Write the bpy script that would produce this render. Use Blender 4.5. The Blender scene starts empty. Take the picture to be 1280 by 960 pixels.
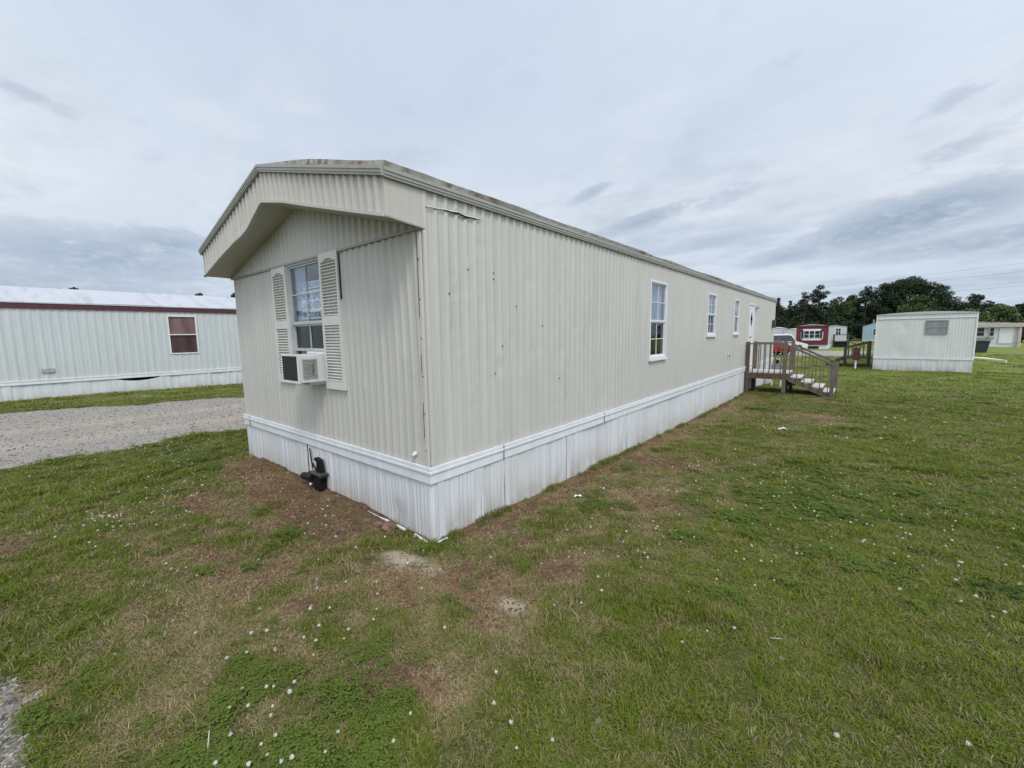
import bpy, bmesh, math, random
import numpy as np
from mathutils import Vector, Matrix
R = math.radians
rnd = random.Random(7)
nr = np.random.default_rng(11)
sc = bpy.context.scene
COL = sc.collection

# ------------------------------------------------------------------ helpers
class MB:
    """collects verts / faces (world coordinates)"""
    def __init__(s): s.v = []; s.f = []
    def add(s, vs, fs):
        b = len(s.v); s.v += [tuple(p) for p in vs]; s.f += [tuple(i + b for i in f) for f in fs]; return s
    def box(s, x0, x1, y0, y1, z0, z1):
        x0, x1 = sorted((x0, x1)); y0, y1 = sorted((y0, y1)); z0, z1 = sorted((z0, z1))
        vs = [(x0,y0,z0),(x1,y0,z0),(x1,y1,z0),(x0,y1,z0),(x0,y0,z1),(x1,y0,z1),(x1,y1,z1),(x0,y1,z1)]
        return s.add(vs, [(3,2,1,0),(4,5,6,7),(0,1,5,4),(1,2,6,5),(2,3,7,6),(3,0,4,7)])
    def bar(s, a, b, w, h, up=(0,0,1)):
        a = Vector(a); b = Vector(b); d = (b - a).normalized(); u = Vector(up)
        if abs(d.dot(u)) > .99: u = Vector((0,1,0))
        r = d.cross(u).normalized(); u = r.cross(d)
        vs = [p + r*i*w/2 + u*j*h/2 for p in (a, b) for i, j in ((-1,-1),(1,-1),(1,1),(-1,1))]
        return s.add(vs, [(0,1,2,3),(7,6,5,4),(0,4,5,1),(1,5,6,2),(2,6,7,3),(3,7,4,0)])
    def cyl(s, a, b, r0, r1=None, n=12, caps=True):
        r1 = r0 if r1 is None else r1
        a = Vector(a); b = Vector(b); d = (b - a).normalized()
        u = Vector((0,0,1)) if abs(d.z) < .9 else Vector((1,0,0))
        x = d.cross(u).normalized(); y = d.cross(x)
        vs = []
        for p, r in ((a, r0), (b, r1)):
            for i in range(n):
                t = 2*math.pi*i/n; vs.append(p + x*r*math.cos(t) + y*r*math.sin(t))
        fs = [(i, i+n, (i+1) % n + n, (i+1) % n) for i in range(n)]
        if caps: fs += [tuple(range(n)), tuple(range(2*n-1, n-1, -1))]
        return s.add(vs, fs)
    def tube(s, pts, r, n=8):
        for a, b in zip(pts[:-1], pts[1:]): s.cyl(a, b, r, r, n)
        return s
    def prism(s, poly, axis, a, b):
        """poly: list of 2D points in the plane normal to axis, extruded from a to b"""
        def P(p, t):
            return {'x': (t, p[0], p[1]), 'y': (p[0], t, p[1]), 'z': (p[0], p[1], t)}[axis]
        n = len(poly); vs = [P(p, a) for p in poly] + [P(p, b) for p in poly]
        fs = [(i, (i+1) % n, (i+1) % n + n, i + n) for i in range(n)] + [tuple(range(n-1, -1, -1)), tuple(range(n, 2*n))]
        return s.add(vs, fs)
    def build(s, name, mat, parent=None, smooth=False, bevel=0, fix=True):
        off = Vector(root_of(parent)['_l']) if parent is not None else Vector((0,0,0))
        me = bpy.data.meshes.new(name)
        me.from_pydata([Vector(p) - off for p in s.v], [], s.f)
        if fix:
            bm = bmesh.new(); bm.from_mesh(me); bmesh.ops.recalc_face_normals(bm, faces=bm.faces); bm.to_mesh(me); bm.free()
        me.materials.append(mat)
        if smooth: me.polygons.foreach_set('use_smooth', [True]*len(me.polygons))
        me.update()
        o = bpy.data.objects.new(name, me); COL.objects.link(o)
        if parent is not None: o.parent = parent
        if bevel:
            m = o.modifiers.new('bevel', 'BEVEL'); m.width = bevel; m.segments = 2; m.limit_method = 'ANGLE'
        return o
ROOTLOC = {}
def root_of(o):
    while o.parent is not None: o = o.parent
    return {'_l': tuple(o.location)}
def tag(o, label=None, cat=None, group=None, kind=None):
    if label: o['label'] = label
    if cat: o['category'] = cat
    if group: o['group'] = group
    if kind: o['kind'] = kind
    return o
def thing(name, label, cat, loc, group=None):
    o = bpy.data.objects.new(name, None); COL.objects.link(o); o.location = loc
    o.empty_display_size = .2
    return tag(o, label, cat, group)
def solo(mb, name, mat, loc, label, cat, group=None, **k):
    """a thing that is one mesh, origin at loc"""
    L = Vector(loc); mb.v = [tuple(Vector(p) - L) for p in mb.v]
    o = mb.build(name, mat, None, **k); o.location = L
    return tag(o, label, cat, group)
def copy_tree(o, parent=None):
    c = o.copy(); COL.objects.link(c)
    if parent is not None: c.parent = parent
    for ch in list(o.children): copy_tree(ch, c)
    return c
def mesh_np(name, V, F, mat, smooth=False, attrs=None, parent=None):
    me = bpy.data.meshes.new(name)
    me.from_pydata(V.tolist() if hasattr(V, 'tolist') else V, [], F.tolist() if hasattr(F, 'tolist') else F)
    me.materials.append(mat)
    if smooth: me.polygons.foreach_set('use_smooth', [True]*len(me.polygons))
    for k, (dom, a) in (attrs or {}).items():
        at = me.attributes.new(k, 'FLOAT', dom); at.data.foreach_set('value', np.asarray(a, dtype=np.float32))
    me.update()
    o = bpy.data.objects.new(name, me); COL.objects.link(o)
    if parent is not None: o.parent = parent
    return o

# smooth value noise in numpy
def hash2(ix, iy, s):
    h = (ix.astype(np.int64)*374761393 + iy.astype(np.int64)*668265263 + s*974634777) & 0x7fffffff
    h = ((h ^ (h >> 13))*1274126177) & 0x7fffffff
    return ((h ^ (h >> 16)) & 0xffff)/65535.0
def vnoise(x, y, sc_, s=0):
    x = np.asarray(x, float)/sc_; y = np.asarray(y, float)/sc_
    ix = np.floor(x); iy = np.floor(y); fx = x-ix; fy = y-iy
    fx = fx*fx*(3-2*fx); fy = fy*fy*(3-2*fy)
    a = hash2(ix, iy, s); b = hash2(ix+1, iy, s); c = hash2(ix, iy+1, s); d = hash2(ix+1, iy+1, s)
    return (a*(1-fx)+b*fx)*(1-fy) + (c*(1-fx)+d*fx)*fy
def fbm(x, y, sc_, s=0, o=4):
    t = 0; a = .5; n = 0
    for i in range(o):
        t = t + a*vnoise(x, y, sc_/2**i, s+i*17); n += a; a *= .55
    return t/n
def sstep(a, b, x):
    t = np.clip((np.asarray(x, float)-a)/(b-a), 0, 1); return t*t*(3-2*t)
def ga(x, y, cx, cy, sx, sy=None, rot=0):
    sy = sy or sx; dx = x-cx; dy = y-cy; c = math.cos(rot); s = math.sin(rot)
    u = (dx*c+dy*s)/sx; v = (-dx*s+dy*c)/sy
    return np.exp(-(u*u+v*v))

# ------------------------------------------------------------------ materials
def new_mat(name):
    m = bpy.data.materials.new(name); m.use_nodes = True
    nt = m.node_tree; nt.nodes.clear()
    out = nt.nodes.new('ShaderNodeOutputMaterial'); b = nt.nodes.new('ShaderNodeBsdfPrincipled')
    nt.links.new(b.outputs[0], out.inputs[0])
    return m, nt, b, out
def nd(nt, t, **k):
    n = nt.nodes.new(t)
    for a, v in k.items():
        if a.startswith('i_'):
            key = a[2:]; key = int(key) if key.isdigit() else key.replace('_', ' ')
            n.inputs[key].default_value = v
        else: setattr(n, a, v)
    return n
def coords(nt, scale=(1,1,1)):
    g = nd(nt, 'ShaderNodeNewGeometry'); m = nd(nt, 'ShaderNodeMapping'); m.inputs['Scale'].default_value = scale
    nt.links.new(g.outputs['Position'], m.inputs['Vector']); return m.outputs[0]
def noise(nt, vec, scale, detail=4, rough=.55):
    n = nd(nt, 'ShaderNodeTexNoise'); n.inputs['Scale'].default_value = scale
    n.inputs['Detail'].default_value = detail; n.inputs['Roughness'].default_value = rough
    if vec is not None: nt.links.new(vec, n.inputs['Vector'])
    return n.outputs['Fac']
def ramp(nt, fac, stops):
    r = nd(nt, 'ShaderNodeValToRGB'); e = r.color_ramp.elements
    while len(e) < len(stops): e.new(.5)
    for el, (p, c) in zip(e, stops):
        el.position = p; el.color = (c, c, c, 1) if not hasattr(c, '__len__') else (*c[:3], 1)
    nt.links.new(fac, r.inputs[0]); return r.outputs[0]
def mixc(nt, fac, a, b, mode='MIX'):
    m = nd(nt, 'ShaderNodeMix', data_type='RGBA', blend_type=mode)
    for inp, v in ((m.inputs[0], fac), (m.inputs[6], a), (m.inputs[7], b)):
        if hasattr(v, 'is_linked') or hasattr(v, 'links'): nt.links.new(v, inp)
        elif hasattr(v, '__len__'): inp.default_value = (*v[:3], 1)
        else: inp.default_value = v
    return m.outputs[2]
def mth(nt, op, a, b=None, c=None, clamp=False):
    m = nd(nt, 'ShaderNodeMath', operation=op, use_clamp=clamp)
    for i, v in enumerate((a, b, c)):
        if v is None: continue
        if hasattr(v, 'links'): nt.links.new(v, m.inputs[i])
        else: m.inputs[i].default_value = v
    return m.outputs[0]
def bump(nt, b, h, strength=.3, dist=.01):
    n = nd(nt, 'ShaderNodeBump'); n.inputs['Strength'].default_value = strength; n.inputs['Distance'].default_value = dist
    nt.links.new(h, n.inputs['Height']); nt.links.new(n.outputs[0], b.inputs['Normal'])
def plain(name, c, rough=.6, metal=0, vary=.12, nscale=6, spec=.4, stretch=(1,1,1), bumpy=0):
    m, nt, b, o = new_mat(name)
    v = coords(nt, stretch); n = noise(nt, v, nscale, 5)
    lo = tuple(x*(1-vary) for x in c); hi = tuple(min(1, x*(1+vary)) for x in c)
    nt.links.new(ramp(nt, n, [(.3, lo), (.7, hi)]), b.inputs['Base Color'])
    b.inputs['Roughness'].default_value = rough; b.inputs['Metallic'].default_value = metal
    b.inputs['Specular IOR Level'].default_value = spec
    if bumpy: bump(nt, b, noise(nt, v, nscale*4, 4), bumpy, .01)
    return m
def siding(name, c, dirt=(.30,.27,.20), amt=.35, rough=.42, algae=0, rib=None, ribaxis='x'):
    """painted metal siding: faint vertical streaks, blotches of grime, tiny dents"""
    m, nt, b, o = new_mat(name)
    v = coords(nt, (7, 7, .45)); n1 = noise(nt, v, 1.6, 5, .6)
    v2 = coords(nt); n2 = noise(nt, v2, .8, 5, .6); n3 = noise(nt, v2, 34, 3)
    col = mixc(nt, ramp(nt, n1, [(.35, 0), (.75, 1)]), tuple(x*1.05 for x in c), tuple(x*.90 for x in c))
    col = mixc(nt, ramp(nt, n2, [(.3, .0), (.75, .45)]), col, tuple(a*.86 + b_*.12 for a, b_ in zip(c, dirt)))
    mk = mth(nt, 'MULTIPLY', ramp(nt, n1, [(.55, 0), (.8, 1)]), ramp(nt, n2, [(.48, 0), (.7, 1)]))
    col = mixc(nt, mth(nt, 'MULTIPLY', mk, amt), col, dirt)
    sp = ramp(nt, n3, [(.74, 0), (.8, 1)]); col = mixc(nt, mth(nt, 'MULTIPLY', sp, .12), col, dirt)
    nt.links.new(col, b.inputs['Base Color'])
    b.inputs['Roughness'].default_value = rough; b.inputs['Specular IOR Level'].default_value = .35
    h = mth(nt, 'ADD', mth(nt, 'MULTIPLY', n2, 1.5), mth(nt, 'MULTIPLY', noise(nt, v2, 5, 3), .7))
    if rib:
        g = nd(nt, 'ShaderNodeNewGeometry'); s = nd(nt, 'ShaderNodeSeparateXYZ'); nt.links.new(g.outputs['Position'], s.inputs[0])
        w = mth(nt, 'SINE', mth(nt, 'MULTIPLY', mth(nt, 'ADD', s.outputs[0], s.outputs[1]), 6.2832/rib))
        h = mth(nt, 'ADD', h, mth(nt, 'MULTIPLY', w, .6))
    bump(nt, b, h, .25, .02)
    return m
def glassmat(name, tint=(.8,.85,.85), refl=.16):
    m, nt, b, o = new_mat(name); nt.nodes.remove(b)
    t = nd(nt, 'ShaderNodeBsdfTransparent'); t.inputs[0].default_value = (*tint, 1)
    g = nd(nt, 'ShaderNodeBsdfGlossy'); g.inputs['Roughness'].default_value = .02; g.inputs['Color'].default_value = (.9,.92,.95,1)
    lw = nd(nt, 'ShaderNodeLayerWeight'); lw.inputs[0].default_value = .5
    f = mth(nt, 'MULTIPLY_ADD', mth(nt, 'POWER', lw.outputs['Facing'], 4.0), .75, refl*.5, clamp=True)
    nb = nd(nt, 'ShaderNodeBump'); nb.inputs['Strength'].default_value = .05; nb.inputs['Distance'].default_value = .01
    nt.links.new(noise(nt, coords(nt), 3, 2), nb.inputs['Height']); nt.links.new(nb.outputs[0], g.inputs['Normal'])
    mx = nd(nt, 'ShaderNodeMixShader'); nt.links.new(f, mx.inputs[0]); nt.links.new(t.outputs[0], mx.inputs[1]); nt.links.new(g.outputs[0], mx.inputs[2])
    nt.links.new(mx.outputs[0], o.inputs[0]); return m

M = {}
M['wall'] = siding('cream_siding', (.518,.497,.450), amt=.34)
M['wall_side'] = siding('cream_side_siding', (.506,.487,.442), amt=.34)
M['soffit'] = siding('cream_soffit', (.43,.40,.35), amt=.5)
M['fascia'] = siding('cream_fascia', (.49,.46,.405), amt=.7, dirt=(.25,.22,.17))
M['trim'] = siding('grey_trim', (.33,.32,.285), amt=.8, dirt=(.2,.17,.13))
M['white'] = siding('white_vinyl', (.62,.63,.645), amt=.45, dirt=(.42,.38,.27))
M['white_trim'] = siding('white_vinyl_trim', (.68,.69,.705), amt=.2, dirt=(.5,.46,.38))
M['white_metal'] = plain('white_metal', (.66,.66,.665), .4, 0, .05)
M['glass'] = glassmat('window_glass')
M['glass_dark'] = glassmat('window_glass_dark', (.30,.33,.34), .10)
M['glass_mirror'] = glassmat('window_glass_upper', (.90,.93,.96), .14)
M['frame_grey'] = plain('aluminium_frame', (.48,.49,.49), .45, .1, .12)
M['curtain'] = plain('white_curtain', (.33,.37,.42), .9, 0, .3, 1.1, .1, (9,9,.5))
M['curtain_dark'] = plain('dark_drape', (.06,.06,.065), .9, 0, .5, 2.5, .1, (8,8,.7))
M['interior'] = plain('dark_interior', (.05,.05,.05), .9)
M['paper'] = plain('sign_paper', (.74,.79,.80), .8, 0, .05)
M['ink'] = plain('sign_ink', (.27,.31,.34), .8)
M['black'] = plain('black_plastic', (.009,.009,.010), .5, 0, .3, 8, .2)
M['blackmetal'] = plain('black_metal', (.010,.0095,.009), .7, 0, .5, 14, .12)
M['greyplate'] = plain('dull_metal_plate', (.06,.058,.055), .6, 0, .4, 14, .2)
M['ac_white'] = siding('ac_casing_paint', (.62,.62,.60), amt=.5)
M['ac_dark'] = plain('ac_coil', (.045,.044,.042), .7, 0, .4, 60)
M['ac_grey'] = plain('ac_louvre', (.33,.33,.32), .6, 0, .3, 12)
M['dark'] = plain('dark_gap_and_shade', (.015,.014,.013), .9)
M['steel'] = plain('weathered_steel', (.30,.30,.30), .45, .5, .2)
M['gravel'] = None

def wood(name, c, c2):
    m, nt, b, o = new_mat(name)
    v = coords(nt, (9,9,1.5)); n = noise(nt, v, 3.0, 6, .65); n2 = noise(nt, coords(nt), 1.7, 4)
    col = mixc(nt, ramp(nt, n, [(.3, 0), (.7, 1)]), c, c2)
    col = mixc(nt, ramp(nt, n2, [(.4, 0), (.75, .6)]), col, tuple(x*.55 for x in c))
    nt.links.new(col, b.inputs['Base Color']); b.inputs['Roughness'].default_value = .85
    bump(nt, b, n, .3, .01); return m
M['wood'] = wood('weathered_wood', (.100,.080,.058), (.175,.148,.112))
M['wood_red'] = wood('stained_wood', (.085,.048,.030), (.14,.09,.06))
M['wood_pale'] = plain('bleached_boards', (.50,.47,.42), .8, 0, .18, 5)
M['wood_dark'] = wood('dark_wood', (.05,.045,.04), (.09,.08,.07))

def roofmat():
    m, nt, b, o = new_mat('weathered_roof')
    v = coords(nt, (1,.6,1)); n = noise(nt, v, 1.3, 6, .65); n2 = noise(nt, coords(nt), 9, 5, .6); n3 = noise(nt, coords(nt), 2.3, 3)
    col = mixc(nt, ramp(nt, n2, [(.35, 0), (.7, 1)]), (.40,.385,.35), (.25,.23,.20))
    rust = mth(nt, 'MULTIPLY', ramp(nt, n, [(.51, 0), (.58, 1)]), ramp(nt, n2, [(.4, 0), (.6, 1)]))
    col = mixc(nt, rust, col, (.16,.07,.045))
    nt.links.new(col, b.inputs['Base Color']); b.inputs['Roughness'].default_value = .7
    bump(nt, b, n2, .5, .02); return m
M['roof'] = roofmat()
def whiteroof():
    m, nt, b, o = new_mat('white_roof_coating')
    n = noise(nt, coords(nt, (.4,3,1)), 1.2, 6, .65); n2 = noise(nt, coords(nt), .7, 5)
    col = mixc(nt, ramp(nt, n, [(.5, 0), (.75, .7)]), (.44,.45,.465), (.26,.25,.24))
    col = mixc(nt, ramp(nt, n2, [(.5, 0), (.7, .25)]), col, (.5,.48,.46))
    nt.links.new(col, b.inputs['Base Color']); b.inputs['Roughness'].default_value = .6; return m
M['white_roof'] = whiteroof()

# skirting: streaked white vinyl with brown splash near the ground
def skirtmat(name, c, dirt=.6):
    m, nt, b, o = new_mat(name)
    n1 = noise(nt, coords(nt, (6,6,.45)), 1.5, 6, .62); n2 = noise(nt, coords(nt), 2.1, 5, .6); n3 = noise(nt, coords(nt), 1.1, 3)
    a = nd(nt, 'ShaderNodeAttribute', attribute_name='low')
    col = mixc(nt, ramp(nt, n1, [(.42, 0), (.78, 1)]), c, tuple(x*.80 for x in c))
    col = mixc(nt, mth(nt, 'MULTIPLY', ramp(nt, n3, [(.45, 0), (.65, 1)]), .25), col, (.55,.53,.40))
    mk = mth(nt, 'MULTIPLY', a.outputs['Fac'], ramp(nt, mth(nt, 'MULTIPLY_ADD', n2, .6, mth(nt, 'MULTIPLY', n1, .4)), [(.34, 0), (.56, 1)]))
    col = mixc(nt, mth(nt, 'MULTIPLY', mk, dirt), col, (.26,.20,.11))
    nt.links.new(col, b.inputs['Base Color']); b.inputs['Roughness'].default_value = .4; return m
M['skirt'] = skirtmat('white_skirting', (.63,.64,.66), 1.0)
def ventmat():
    m, nt, b, o = new_mat('perforated_vent')
    w = nd(nt, 'ShaderNodeTexWave', wave_type='BANDS', bands_direction='DIAGONAL'); w.inputs['Scale'].default_value = 34
    g = nd(nt, 'ShaderNodeNewGeometry'); nt.links.new(g.outputs['Position'], w.inputs['Vector'])
    nt.links.new(ramp(nt, w.outputs['Fac'], [(.35, (.40,.40,.40)), (.6, (.74,.75,.76))]), b.inputs['Base Color'])
    b.inputs['Roughness'].default_value = .5; return m
M['vent'] = ventmat()

# ------------------------------------------------------------------ ground
def smoothclip(y, a, b):
    y = np.asarray(y, float); return a + (b-a)*np.clip((y-a)/(b-a), 0, 1) 
def gz(x, y):
    x = np.asarray(x, float); y = np.asarray(y, float)
    yy = np.where(y > 0, y, y*.15*np.exp(-np.abs(y)))  # flat behind the corner
    g = -0.02*np.clip(yy, -1, 25)
    g = g + .045*np.exp(-((y+.1)/.75)**2)*(1-sstep(-1.6, -.25, x))*sstep(-6.2, -4.6, x)
    g = g + .14*ga(x, y, 1.3, 13.2, 2.2, 2.3)
    g = g + (fbm(x, y, 1.6, 3, 3)-.5)*.05*sstep(.15, 1.2, np.hypot(x*.7, y))*np.exp(-np.hypot(x-1, y)/30)
    return g
CX, CY = 2.706, -2.189
def masks(x, y):
    x = np.asarray(x, float); y = np.asarray(y, float)
    n = fbm(x, y, .55, 31, 4); n2 = fbm(x, y, 1.9, 57, 4); n3 = fbm(x, y, .16, 71, 3)
    d = 0*x
    # bare soil in front of the end wall
    d = np.maximum(d, 1.25*ga(x, y, -2.0, -.28, 1.6, .42, .02))
    d = np.maximum(d, 1.05*ga(x, y, -3.2, -.25, .75, .4))
    d = np.maximum(d, .9*ga(x, y, -1.0, -.45, .9, .33))
    d = np.maximum(d, .75*ga(x, y, -2.4, -.95, .9, .35))
    # strip along the long side and the worn band that runs off the corner
    d = np.maximum(d, .75*np.exp(-((x-.12)/.35)**2)*sstep(-.1, .5, y)*(1-sstep(9, 13, y)))
    d = np.maximum(d, .85*ga(x, y, 1.05, .45, .28, .6, .1))
    d = np.maximum(d, .75*ga(x, y, .75, -.35, .55, .3))
    d = np.maximum(d, .85*ga(x, y, 1.22, 2.1, .32, .75, .1))
    d = np.maximum(d, .7*ga(x, y, .5, 3.3, .35, 1.3))
    d = np.maximum(d, .75*ga(x, y, .4, -.65, .5, .22))
    d = np.maximum(d, .78*ga(x, y, 1.05, -1.0, .24, .15))
    d = np.maximum(d, .72*ga(x, y, -.4, -1.2, .8, .3, .4))
    d = np.maximum(d, .7*ga(x, y, 2.5, 8.6, .9, .55)); d = np.maximum(d, .7*ga(x, y, 1.8, 9.2, 1.2, .6))
    d = np.maximum(d, .62*ga(x, y, 2.3, 11.9, 2.0, .55)); d = np.maximum(d, .55*ga(x, y, 2.9, 5.2, .7, .5))
    d = np.maximum(d, 1.0*ga(x, y, -2.75, -2.35, .25, .14))
    d = np.maximum(d, .5*ga(x, y, -.9, -1.75, .7, .25, .5))
    n6 = fbm(x, y, .26, 171, 3)
    d = np.maximum(d, .62*ga(x, y, -.7, -.95, 2.1, .75, .38)); d = np.maximum(d, .60*ga(x, y, .85, .0, .6, 1.5)); d = np.maximum(d, .5*ga(x, y, .7, -1.2, .9, .5)); d = np.maximum(d, .5*ga(x, y, .8, 2.6, .7, 2.2))
    dirt = sstep(.40, .70, d*(.62+.76*n) + ((n3-.5)*.35 + (n6-.5)*.75)*(d > .08))
    # dry / straw
    r = 0*x
    r = np.maximum(r, .8*ga(x, y, .35, -1.6, .7, .45)); r = np.maximum(r, .7*ga(x, y, -.3, -1.5, 1.0, .5, .3))
    r = np.maximum(r, .6*ga(x, y, .6, -.5, .9, .6)); r = np.maximum(r, .65*ga(x, y, .9, 2.0, .8, 2.0))
    r = np.maximum(r, .55*ga(x, y, 2.2, 8.8, 1.9, 1.3)); r = np.maximum(r, .45*ga(x, y, 2.6, -1.0, .6, .3))
    r = np.maximum(r, .6*np.exp(-((x-.2)/.6)**2)*sstep(-.2, .6, y)*(1-sstep(11, 14, y)))
    r = np.maximum(r, .5*d)
    n4 = fbm(x, y, .30, 133, 3)
    n5 = fbm(x, y, .07, 151, 2)
    lush = np.maximum(sstep(1.2, 2.4, x - .10*np.clip(y, -3, 6)), .8*sstep(-3.2, -4.4, x)) + .5*ga(x, y, .9, -1.5, .5, .45)
    dry = np.clip(.10 + .62*sstep(.12, .95, r*(.6+.7*n2) + (n3-.5)*1.1 + (n4-.5)*.8 + (n-.5)*.6 + .22 - .42*lush) + (n5-.5)*.6, 0, 1)
    # gravel
    e = (fbm(x, y, 1.3, 91, 4)-.5)*1.3 + (n3-.5)*.35
    road = sstep(-.12, .12, np.minimum(-6.35+e*.8 - x - .05*np.clip(y, -5, 10), x + 12.7 - np.clip(y, -8, 14)*.36 + e*1.1))
    far = sstep(-.3, .3, np.minimum(np.minimum(y-42.5+e, 54+e-y), np.minimum(x+30, 2.9+.12*(y-45)-x+e)))
    g2 = sstep(.34, .62, (1.05*ga(x, y, -.45, -2.66, .95, .38, -.06) + .9*ga(x, y, .12, -2.58, .42, .26) + .45*ga(x, y, -.6, -2.0, .35, .08, .4))*(.65+.7*n) + (n3-.5)*.25)
    g3 = sstep(.36, .66, np.maximum(1.1*ga(x, y, .10, -.33, .33, .15, .2), .85*ga(x, y, 1.06, -.23, .15, .10))*(.7+.6*n) + (n3-.5)*.3)
    return dirt, dry, road, far, g2, g3

def axis_pts(lo, hi, segs):
    """segs: list of (start, step) ascending; geometric growth outside is given by the steps"""
    out = []; p = lo
    segs = segs + [(hi, None)]
    for (a, st), (b, _) in zip(segs[:-1], segs[1:]):
        n = max(1, int(round((b-a)/st))); out += list(np.linspace(a, b, n, endpoint=False))
    return np.array(out + [hi])
gx = axis_pts(-260, 220, [(-260, 20), (-60, 4), (-24, .6), (-13.5, .16), (-6, .07), (4.5, .16), (9, .5), (18, 2), (40, 12)])
gy = axis_pts(-60, 300, [(-60, 8), (-16, .8), (-5, .2), (-3, .07), (4, .14), (10, .28), (20, .6), (44, 1.2), (60, 4), (120, 18)])
GX, GY = np.meshgrid(gx, gy, indexing='xy')
GZ = gz(GX, GY); dirt, dry, road, far, g2, g3 = masks(GX, GY)
rough = (fbm(GX, GY, .22, 5, 3)-.5)*.03*np.exp(-np.hypot(GX-CX, GY-CY)/8)*np.clip(sstep(.05,.5,np.abs(GX))+sstep(.05,.5,np.abs(GY)),0,1)
GZ = GZ + rough
GZ += .05*ga(GX, GY, -2.75, -2.35, .28, .16)
def groundmat():
    m, nt, b, o = new_mat('lawn_and_soil')
    v = coords(nt)
    def at(n): return nd(nt, 'ShaderNodeAttribute', attribute_name=n).outputs['Fac']
    A = at('dirt'); B = at('dry'); F = at('farness'); GR = at('grit')
    n = noise(nt, v, 45, 6, .7); n2 = noise(nt, v, 7, 5, .65); n3 = noise(nt, v, .9, 5, .6); n4 = noise(nt, v, 190, 3, .7)
    thatch = mixc(nt, ramp(nt, n, [(.3, 0), (.7, 1)]), (.060,.046,.024), (.25,.195,.105))
    green = mixc(nt, ramp(nt, n, [(.3, 0), (.7, 1)]), (.045,.060,.014), (.125,.145,.036))
    c = mixc(nt, mth(nt, 'MULTIPLY_ADD', B, .75, mth(nt, 'MULTIPLY', ramp(nt, n2, [(.4, 0), (.7, 1)]), .35), clamp=True), green, thatch)
    fg = mixc(nt, ramp(nt, n3, [(.35, 0), (.65, 1)]), (.105,.155,.022), (.185,.220,.048))
    vb = coords(nt, (.35,1.6,1)); fg = mixc(nt, ramp(nt, noise(nt, vb, .5, 5, .65), [(.45, 0), (.72, .7)]), fg, (.22,.205,.075))
    c = mixc(nt, F, c, fg)
    soil = mixc(nt, ramp(nt, n2, [(.35, 0), (.65, 1)]), (.085,.050,.027), (.19,.118,.066))
    soil = mixc(nt, ramp(nt, n3, [(.48, 0), (.68, .75)]), soil, (.33,.195,.10))
    soil = mixc(nt, ramp(nt, n4, [(.5, 0), (.72, .4)]), soil, (.27,.21,.14))
    soil = mixc(nt, ramp(nt, n, [(.48, 0), (.66, .75)]), soil, (.05,.032,.021))
    soil = mixc(nt, ramp(nt, noise(nt, coords(nt, (1,1,1)), 90, 4, .75), [(.5, 0), (.64, .6)]), soil, (.26,.18,.10))
    c = mixc(nt, A, c, soil)
    c = mixc(nt, GR, c, mixc(nt, ramp(nt, n4, [(.35, 0), (.65, 1)]), (.26,.205,.145), (.55,.45,.32)))
    nt.links.new(c, b.inputs['Base Color']); b.inputs['Roughness'].default_value = .95; b.inputs['Specular IOR Level'].default_value = .1
    bump(nt, b, mth(nt, 'ADD', n, mth(nt, 'MULTIPLY', n4, .5)), .8, .025); return m
ny, nx = GX.shape
V = np.stack([GX.ravel(), GY.ravel(), GZ.ravel()], 1)
idx = np.arange(nx*ny).reshape(ny, nx)
Fq = np.stack([idx[:-1,:-1].ravel(), idx[:-1,1:].ravel(), idx[1:,1:].ravel(), idx[1:,:-1].ravel()], 1)
dist = np.hypot(GX-CX, GY-CY)
grit = np.maximum(g3, 0)
ground = mesh_np('ground', V, Fq, groundmat(), True, {'dirt': ('POINT', dirt.ravel()), 'dry': ('POINT', dry.ravel()),
    'farness': ('POINT', sstep(9, 30, dist).ravel()), 'grit': ('POINT', grit.ravel())})
tag(ground, kind='structure')

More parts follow.
